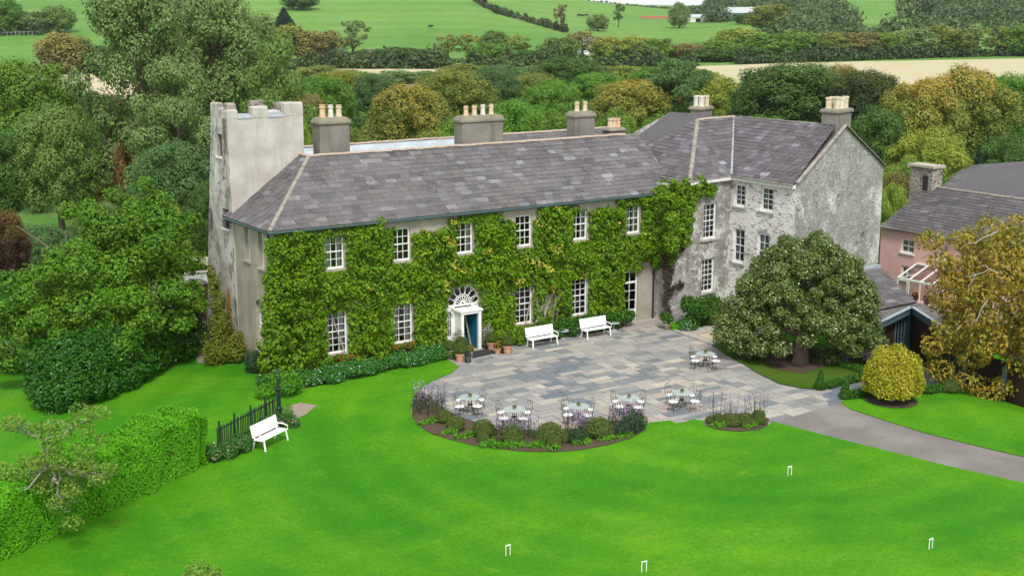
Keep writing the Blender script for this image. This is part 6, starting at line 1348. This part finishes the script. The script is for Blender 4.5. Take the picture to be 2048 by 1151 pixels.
TREES = [
 # left, behind the tower
 ('tall',265,-30,330,100,GREY,0,'tallest grey green poplar left of the tower',G1),('tall',430,-18,300,106,GREY,0,'tall grey green poplar directly behind the tower',G1),('tall',350,-5,260,110,GREY,0,'tall poplar filling the gap between the two tallest',G1),('tall',505,25,200,112,GREY,0,'poplar leaning right behind the tower top',G1),('tall',548,70,190,100,MID,0,'grey green poplar right of the tower top',G1),('tall',350,120,260,95,GREY,0,'lower poplar filling the gap left of the battlements',G1),
 ('broad',345,270,200,87,BLUE,0,'blue green rounded tree low beside the tower wall',G1),('broad',262,235,90,100,RUST,.5,'rust brown narrow tree under the poplars',G1),('broad',50,105,260,112,GREEN,.1,'large green tree at the upper left edge',G1),('broad',105,190,190,98,MID,0,'grey green tree in front of the large left tree',G1),('broad',-30,240,180,98,DARK,0,'dark tree cut by the left edge',G1),
 ('bush',165,306,110,112,OLIVE,1.,'golden tipped small tree beside the clearing',G1),('bush',228,300,130,116,OLIVE,.2,'olive green shrub right of the golden small tree',G1),('broad',182,182,190,190,DARK,0,'dark tree before the left stubble field',G1),('bush',250,372,190,92,GREY,0,'grey green shrub above the evergreen tree',G1),('bush',85,430,150,86,BLUE,0,'dark blue green shrub below the clearing',G1),
 ('broad',2,405,110,78,(.06,.03,.018),.3,'dark red leaved tree at the left edge',G1),('bush',315,365,120,80,YG,0,'bright green sapling above the evergreen tree',G1),('bush',405,330,110,84,DARK,0,'dark shrub against the tower edge',G1),('bush',470,330,160,92,DARK,0,'dark tree hidden behind the tower',G1),
 ('far',8,-8,90,-68,GREEN,0,'green hedgerow tree in the upper left corner',G5),('far',62,18,90,-66,GREY,0,'grey green hedgerow tree right of the corner tree',G5),('far',112,5,80,-66,MID,0,'hedgerow tree left of the tallest poplar',G5),('far',120,55,110,330,BROWN,.8,'rust topped tree above the left stubble field',G5),('far',150,70,110,335,MID,0,'grey green tree beside the rust topped one',G5),
 # behind the house
 ('broad',640,140,150,170,GREEN,0,'green tree above the leftmost chimney',G2),('broad',612,170,110,130,BROWN,.2,'brownish tree between tower and leftmost chimney',G2),('bush',600,215,70,98,YG,0,'bright green saplings right of the tower',G2),('bush',705,240,120,112,OLIVE,0,'olive shrub right of the leftmost chimney',G2),('broad',690,130,110,200,OLIVE,.2,'olive tree beyond the leftmost chimney',G2),('broad',748,140,100,190,BLUE,0,'dark teal tree left of the golden tree',G2),
 ('broad',815,152,190,125,OLIVE,.95,'large golden tree behind the main roof',G2),('broad',905,135,190,175,OLIVE,.15,'olive tree above the four pot chimney',G2),('broad',985,125,120,200,BLUE,0,'dark conifer like tree above the ridge centre',G2),('bush',935,195,150,118,GREEN,0,'green tree directly behind the four pot chimney',G2),('broad',1035,185,150,125,GREEN,0,'round green tree right of the four pot chimney',G2),('bush',870,235,140,112,OLIVE,.1,'olive shrub between golden tree and four pot chimney',G2),
 ('broad',1135,108,170,235,DARK,0,'dark round tree above the two pot chimney',G2),('broad',1105,150,140,160,GREEN,0,'green tree left of the two pot chimney',G2),('bush',1115,195,130,120,GREEN,.1,'low green tree left of the two pot chimney',G2),('broad',1200,135,140,190,GREEN,0,'mid green tree behind the two pot chimney',G2),('broad',1262,145,180,150,OLIVE,.75,'golden olive tree left of the pine',G2),('bush',1300,255,130,118,OLIVE,0,'pale low shrub behind the wing roof corner',G2),
 ('pine',1358,112,150,150,BLUE,0,'blue green pine with orange trunk',G2),('bush',1330,210,150,135,GREEN,0,'green tree below the pine',G2),('bush',1235,200,130,125,GREEN,.2,'green tree under the golden olive tree',G2),('broad',1065,140,130,215,OLIVE,.1,'pale olive tree beyond the dark round tree',G2),('bush',1400,250,140,112,GREEN,0,'low tree behind the far wing chimney',G2),
 # the back belt
 ('far',640,128,120,300,OLIVE,0.1,'olive crown of the back belt above the leftmost chimney',G2),
 ('far',715,138,110,280,GREEN,0,'green crown of the back belt left of the golden tree',G2),
 ('far',790,138,100,290,GREY,0,'grey green crown of the back belt behind the golden tree',G2),
 ('far',850,140,110,300,MID,0,'crown of the back belt right of the golden tree',G2),
 ('far',930,122,120,290,OLIVE,0.1,'olive crown of the back belt above the four pot chimney',G2),
 ('far',1000,124,110,290,BLUE,0,'dark crown of the back belt at the ridge centre',G2),
 ('far',1065,128,100,300,GREY,0,'pale crown of the back belt left of the dark round tree',G2),
 ('far',1195,128,120,300,OLIVE,0.15,'olive crown of the back belt right of the dark round tree',G2),
 ('far',1255,128,110,300,YG,0.2,'yellow green crown of the back belt left of the pine',G2),
 ('far',1310,130,110,290,GREEN,0,'green crown of the back belt behind the pine',G2),
 ('far',1395,135,90,300,OLIVE,0.2,'olive crown of the back belt right of the pine',G2),
 ('far',1530,142,110,260,GREEN,0,'green crown of the back belt left of the huge pale tree',G2),
 ('far',1650,135,100,270,GREEN,0.1,'green crown of the back belt right of the huge pale tree',G2),
 ('far',1800,165,110,250,GREEN,0.1,'green crown of the back belt behind the golden chestnut',G2),
 ('far',1990,150,120,250,GREEN,0,'green crown of the back belt near the right edge',G2),
 # behind the wing
 ('broad',1425,142,150,165,YG,.4,'yellow green tree right of the pine',G3),('bush',1455,215,150,122,GREY,0,'grey green shrub right of the far wing chimney',G3),('broad',1585,108,250,150,(.075,.15,.035),0,'huge pale green tree behind the wing ridge',G3),('bush',1530,205,170,130,GREEN,0,'green tree under the huge pale one',G3),('bush',1600,225,190,122,DARK,0,'dark tree behind the wing ridge',G3),('broad',1690,122,110,175,BROWN,.6,'rusty tree left of the dark oak',G3),('broad',1735,122,170,145,(.035,.075,.022),.15,'dark oak behind the gable chimney',G3),
 ('bush',1640,230,110,112,GREEN,0,'small green tree left of the gable chimney',G3),('broad',1845,148,190,128,OLIVE,1.,'golden chestnut left of the bigger one behind the gable',G3),('broad',1935,122,230,134,OLIVE,1.,'largest golden brown tree at right behind the slate roofs',G3),('bush',1760,190,150,125,DARK,0,'dark green tree right of the gable',G3),('bush',1860,235,190,118,YG,.5,'yellow green lower tree under the golden chestnut',G3),
 ('broad',2035,138,150,140,GREEN,0,'green tree at the right edge behind the roofs',G3),('conifer',1960,280,75,112,(.02,.06,.02),0,'small dark conifer above the slate roofs',G3),('bush',1800,320,120,102,(.09,.09,.03),.4,'reddish shrub right of the gable foot',G3),('bush',1790,345,80,96,YG,0,'yellow green clipped shrub beside the gable',G3),('bush',1830,300,150,108,GREEN,.2,'green shrub behind the rubble chimney',G3),('bush',2020,250,170,118,DARK,0,'dark tree over the rear slate roof',G3),
 # hedge line beyond the stubble
 ('far',575,45,110,415,OLIVE,.4,'olive tree at the left end of the far hedge line',G4),('far',640,55,110,410,BROWN,.45,'brown tree right of the olive end tree',G4),('thin',705,40,90,415,GREY,.1,'thin leaved tree above the utility pole',G4),('far',745,95,110,405,DARK,0,'dark hedge tree right of the utility pole',G4),('far',800,92,110,408,DARK,0,'dark hedge tree below the pasture tongue',G4),('far',845,95,70,408,BLUE,0,'blue green hedge tree at the pasture gap',G4),
 ('thin',895,66,80,418,OLIVE,.4,'thin olive tree right of the pasture gap',G4),('thin',935,68,70,418,OLIVE,.5,'thin orange tinted hedge tree',G4),('far',990,58,75,440,MID,0,'round green tree behind the hedge line',G4),('thin',1040,66,80,420,YG,.3,'thin yellow green hedge tree above the ridge centre',G4),('far',975,85,90,410,GREEN,0,'green hedge tree below the round green one',G4),('far',1120,70,90,412,MID,.1,'green hedge tree left of the white cottage',G4),('thin',1165,62,90,415,BROWN,.3,'brown hedge tree before the white cottage',G4),
 ('far',1215,68,80,412,YG,.7,'yellow hedge tree right of the white cottage',G4),('far',1265,70,90,414,YG,.4,'yellow green hedge tree left of the pine top',G4),('far',1315,72,90,414,GREEN,.3,'green hedge tree above the pine',G4),('far',1375,82,80,412,BROWN,.5,'orange brown hedge tree right of the pine top',G4),('far',1435,75,110,418,GREEN,.1,'green tree right of the orange hedge tree',G4),('far',1480,50,130,440,YG,.3,'broad yellow green tree at the field corner',G4),('far',1540,62,120,425,GREEN,.1,'green hedge tree above the huge pale tree',G4),
 ('far',1600,58,120,430,GREEN,.15,'first hedge tree of the right field edge',G4),('far',1660,62,110,430,OLIVE,.3,'olive hedge tree of the right field edge',G4),('far',1720,60,110,432,BROWN,.4,'brownish hedge tree above the dark oak',G4),('far',1775,58,110,434,GREEN,.2,'green hedge tree above the golden chestnut',G4),('far',1830,52,120,436,GREY,0,'pale hedge tree right of the green one',G4),('far',1885,48,150,440,OLIVE,.15,'wide pale olive tree at the right field edge',G4),('thin',1950,52,100,440,GREY,.2,'thin pale tree right of the wide olive one',G4),('thin',2000,50,90,440,OLIVE,.2,'thin olive tree near the right edge',G4),('far',2045,45,100,440,GREEN,.1,'hedge tree at the right edge',G4),
 ('far',1420,95,90,405,DARK,0,'dark low bush at the hedge foot left of the field',G4),('far',1500,92,110,405,DARK,0,'dark hedge foot bush above the stubble strip',G4),('far',1060,98,80,402,DARK,0,'dark bush at the hedge foot above the ridge',G4),
 # the hill
 ('conifer',567,12,60,-56,(.018,.05,.022),0,'lone dark conifer on the hillside',G5),('far',600,-25,80,-20,DARK,0,'dark round tree on the hill above the conifer',G5),('thin',1122,8,44,-62,BROWN,.4,'leaning thin tree at the end of the hill hedge',G5),('far',1196,24,50,-62,GREY,0,'round grey green tree alone in the pasture',G5),('thin',1238,8,34,-55,DARK,0,'slender dark tree alone in the pasture',G5),('far',1360,2,46,-57,GREY,0,'upright grey green tree by the farm yard',G5),
 ('far',1545,4,110,-62,OLIVE,.35,'orange tinted oak right of the barn',G5),('far',1490,25,50,-48,DARK,0,'dark bush in front of the barn',G5)]
for (k, px, py, w, d, c, g_, lab, grp) in TREES: tree_at(k, px, py, w, d, c, g_, lab, {'bush':'shrub','pine':'pine_tree','conifer':'conifer_tree'}.get(k,'tree'), grp, 'shrub' if k == 'bush' else 'tree')
# wood floor, far woods, hill hedges: foliage nobody could count
def mass(name, label, spots, L, W, dens, col, seed):
    """spots: (x, y, z0, r, h)"""
    rg = np.random.default_rng(seed); Vs, Ts = [], []
    for (x, y, z0, r_, h) in spots:
        V, t_ = lobes_leaves(rg, [((x,y,z0+h*.5),(r_,r_,h*.55)),((x+r_*.5,y-r_*.3,z0+h*.35),(r_*.7,r_*.7,h*.4))], L, W, dens, .7, .2, .15); Vs.append(V); Ts.append(t_)
    o = link(name, quad_mesh(name, np.concatenate(Vs), np.concatenate(Ts), M['tree_leaf'])); o.color = col+(.0,); return tag(o, label, 'undergrowth' if 'under' in name else ('hedge' if 'hedge' in name else 'wood'), kind='stuff')
ur = random.Random(91); sp_ = []
for k in range(380):
    px = ur.uniform(-120,2170); d = ur.uniform(104,235)
    if px < 420 and d < 150: continue
    if 40 < px < 320 and d > 175: continue
    q = atd(px, 300, d); sp_.append((q[0], q[1], T(q[0],q[1]), ur.uniform(2.5,5)*(.7+d/400), ur.uniform(2.,4.2)))
mass('undergrowth', 'tangled green undergrowth filling the wood behind the house', sp_, .7, .48, .36, DARK, 92)
sp_ = []
for k in range(95):
    px = ur.uniform(1420,2200); d = ur.uniform(460,900)
    if px < 1560 and d < 640: continue
    if 1650 < px < 1870 and d > 620: continue
    q = atd(px, 60, d); sp_.append((q[0], q[1], T(q[0],q[1])-1, ur.uniform(6,11), ur.uniform(9,15)))
for k in range(40):
    px = ur.uniform(1380,1640); d = ur.uniform(780,980); q = atd(px, 60, d); sp_.append((q[0], q[1], T(q[0],q[1])-1, ur.uniform(6,9), ur.uniform(6,12)*(.5+.5*S((px-1350)/120))))
for k in range(30):
    px = ur.uniform(1820,2120); d = ur.uniform(600,980); q = atd(px, 60, d); sp_.append((q[0], q[1], T(q[0],q[1])-1, ur.uniform(8,12), ur.uniform(12,17)))
mass('far_wood', 'grey green woodland covering the hillside at upper right', sp_, 1.5, 1.0, .55, (.085,.135,.055), 93)
def hedge_line(label, pts, r_, h, col, seed, step=3., name='hill_hedge'):
    pp = [gp(*p) if len(p) == 2 else atd(p[0], p[1], p[2]) for p in pts]; s_ = []; rr = random.Random(seed)
    for a, b_ in zip(pp, pp[1:]):
        k_ = min(120, max(2, int(np.linalg.norm(b_-a)/step)))
        for k in range(k_): q = a+(b_-a)*k/k_; s_.append((q[0]+rr.uniform(-.6,.6), q[1]+rr.uniform(-.6,.6), T(q[0],q[1])-.3, r_*rr.uniform(.7,1.3), h*rr.uniform(.5,1.6)))
    o = mass(name, label, s_, 1.0, .7, .6, col, seed); o['category'] = 'hedge'; del o['kind']; return o
hedge_line('dark hedge running down the hill pasture', ((925,-20),(960,8),(1000,28),(1050,42),(1100,56),(1135,64)), 1.6, 2.6, (.06,.085,.04), 94)
hedge_line('thin hedge along the skyline below the white sky', ((1160,5,985),(1230,5,985),(1290,5,975),(1345,5,950),(1395,5,900),(1450,5,860)), 1.3, 1.3, (.06,.09,.045), 95)
hedge_line('dense dark hedge at the far edge of the stubble field', tuple((x, 138) for x in range(560,1480,120)), 2.6, 4.4, (.06,.10,.034), 96)
hedge_line('dense hedge at the right field edge', ((1480,128),(1600,124),(1750,119),(1900,114),(2060,111)), 2.4, 3.6, (.055,.09,.03), 97)
hedge_line('dark hedge above the left stubble field', ((40,148),(120,146),(200,145),(300,146)), 2.6, 5., (.03,.055,.02), 98)
hedge_line('low hedge under the upper left trees', ((-20,72),(40,70),(90,70)), 1.6, 2.4, (.03,.06,.02), 99)
hz = MB(); u_, v_ = np.array([math.sin(YAW),math.cos(YAW)]), np.array([math.cos(YAW),-math.sin(YAW)]); c_ = np.array(CAM[:2])
hz.prism([c_-u_*60-v_*200, c_-u_*60+v_*200, c_+u_*3100+v_*2700, c_+u_*3100-v_*2700], -3.2, 62)
hm = bpy.data.materials.new('haze'); hm.use_nodes = True; hn_ = hm.node_tree.nodes; hn_.remove(hn_['Principled BSDF']); pv = hn_.new('ShaderNodeVolumePrincipled'); pv.inputs['Density'].default_value = .00006; pv.inputs['Color'].default_value = (.86,.91,.97,1); pv.inputs['Anisotropy'].default_value = .2
hm.node_tree.links.new(pv.outputs[0], hn_['Material Output'].inputs['Volume']); tag(obj('haze', hz, hm), 'thin pale haze over the whole valley', 'haze', kind='stuff')
# farm buildings, poles, cows
def barn(label, px, py, w, dp, h, d, wm, rm, rz):
    q = gp(px, py); z0 = T(q[0],q[1])-.3; t_ = thing('farm_barn', label, 'barn', (q[0],q[1],z0), rz)
    obj('wall', MB().box(-w/2,-dp/2,0,w/2,dp/2,h), M[wm], t_); obj('roof', MB().add([(-w/2-.3,-dp/2-.3,h),(w/2+.3,-dp/2-.3,h),(w/2+.3,0,h+dp*.22),(-w/2-.3,0,h+dp*.22),(w/2+.3,dp/2+.3,h),(-w/2-.3,dp/2+.3,h)], [(0,1,2,3),(3,2,4,5),(0,3,5),(1,4,2)]), M[rm], t_); obj('door', MB().box(-1.5,-dp/2-.05,0,1.5,-dp/2-.01,h*.8), M['interior'], t_)
barn('grey roofed teal barn among trees on the hill', 1480, 40, 18, 14, 4, 700, 'barn_teal', 'barn_metal', -YAW-.5); barn('small pale barn behind the upright farm tree', 1390, 44, 12, 8, 2.6, 690, 'white_wall', 'barn_metal', -YAW+.3); barn('white walled building in the upper right wood', 1605, 56, 9, 7, 3, 560, 'white_wall', 'barn_metal', -YAW); barn('white cottage glimpsed through the hedge trees', 1195, 109, 13, 7, 4.5, 440, 'white_wall', 'flat_roof', -YAW+.1)
q = gp(1310,38); t_ = thing('feed_barrier', 'long red feed barrier in the farm pasture', 'barrier', q, -YAW); obj('rail', MB().box(-8,-.3,.3,8,.3,1.6), M['feed_red'], t_); obj('feet', MB().box(-7.5,-.5,0,-7,.5,.3).box(7,-.5,0,7.5,.5,.3), M['dark_iron'], t_)
for px, py, hpx, d, lab in ((682,138,34,385,'grey utility pole left of the dark hedge trees'),(740,122,26,400,'utility pole beside the thin leaved tree'),(755,62,18,520,'thin pole in the pasture above the hedge line'),(669,18,20,640,'thin pole high on the hill pasture')):
    q = atd(px, py, d); z0 = T(q[0],q[1]); h = hpx*d/2637; t_ = thing('utility_pole', lab, 'pole', (q[0],q[1],z0), -YAW+.2); zt_ = max(h, q[2]-z0+h); obj('post', MB().tube([(0,0,-.2),(0,0,zt_)], [.22,.15], 7), M['pole_wood'], t_); obj('crossbar', MB().box(-1.1,-.1,zt_-.5,1.1,.1,zt_-.3).box(-.9,-.1,zt_-1.3,.9,.1,zt_-1.1), M['pole_wood'], t_)
cowm = None
for px, py, lab in ((861,57,'black cow in the middle of the hill pasture'),(1158,34,'leftmost of the black cows near the skyline'),(1165,35,'second black cow near the skyline'),(1173,34,'rightmost of the three black cows near the skyline'),(1242,39,'black cow beside the slender dark tree')):
    q = gp(px, py); t_ = thing('cow', lab, 'cow', q, pr.uniform(-.5,.5)-YAW, 'cows on the hill')
    if cowm is None:
        b_ = MB(); b_.tube([(-1.0,0,1.15),(-.9,0,1.12),(-.3,0,1.05),(.4,0,1.08),(.8,0,1.2),(1.1,0,1.3),(1.35,0,1.15),(1.65,0,.9)], [.15,.34,.42,.4,.33,.2,.17,.1], 8)
        for x, y in ((-.8,-.18),(-.8,.18),(.6,-.18),(.6,.18)): b_.tube([(x,y,1.0),(x+.03,y,.5),(x,y,0)], [.14,.08,.06], 6)
        b_.tube([(-1.02,0,1.3),(-1.1,0,.6)], [.03,.03], 4); cowm = b_.mesh('cow_body', M['cow_black'], True)
    link('body', cowm, t_)
fq0, fq1 = gp(-20,72), gp(82,70); fe = thing('field_fence', 'pale post and rail fence at the upper left', 'fence', fq0)
for k in range(13): q = (fq1-fq0)*k/12; zz_ = T(fq0[0]+q[0],fq0[1]+q[1])-fq0[2]; obj('post', MB().box(q[0]-.12,q[1]-.12,zz_,q[0]+.12,q[1]+.12,zz_+1.5), M['pole_wood'], fe)
obj('rail', MB().bar((0,-.1,1.3), (fq1-fq0)+np.array([0,-.1,1.3]), .12, .14), M['pole_wood'], fe)
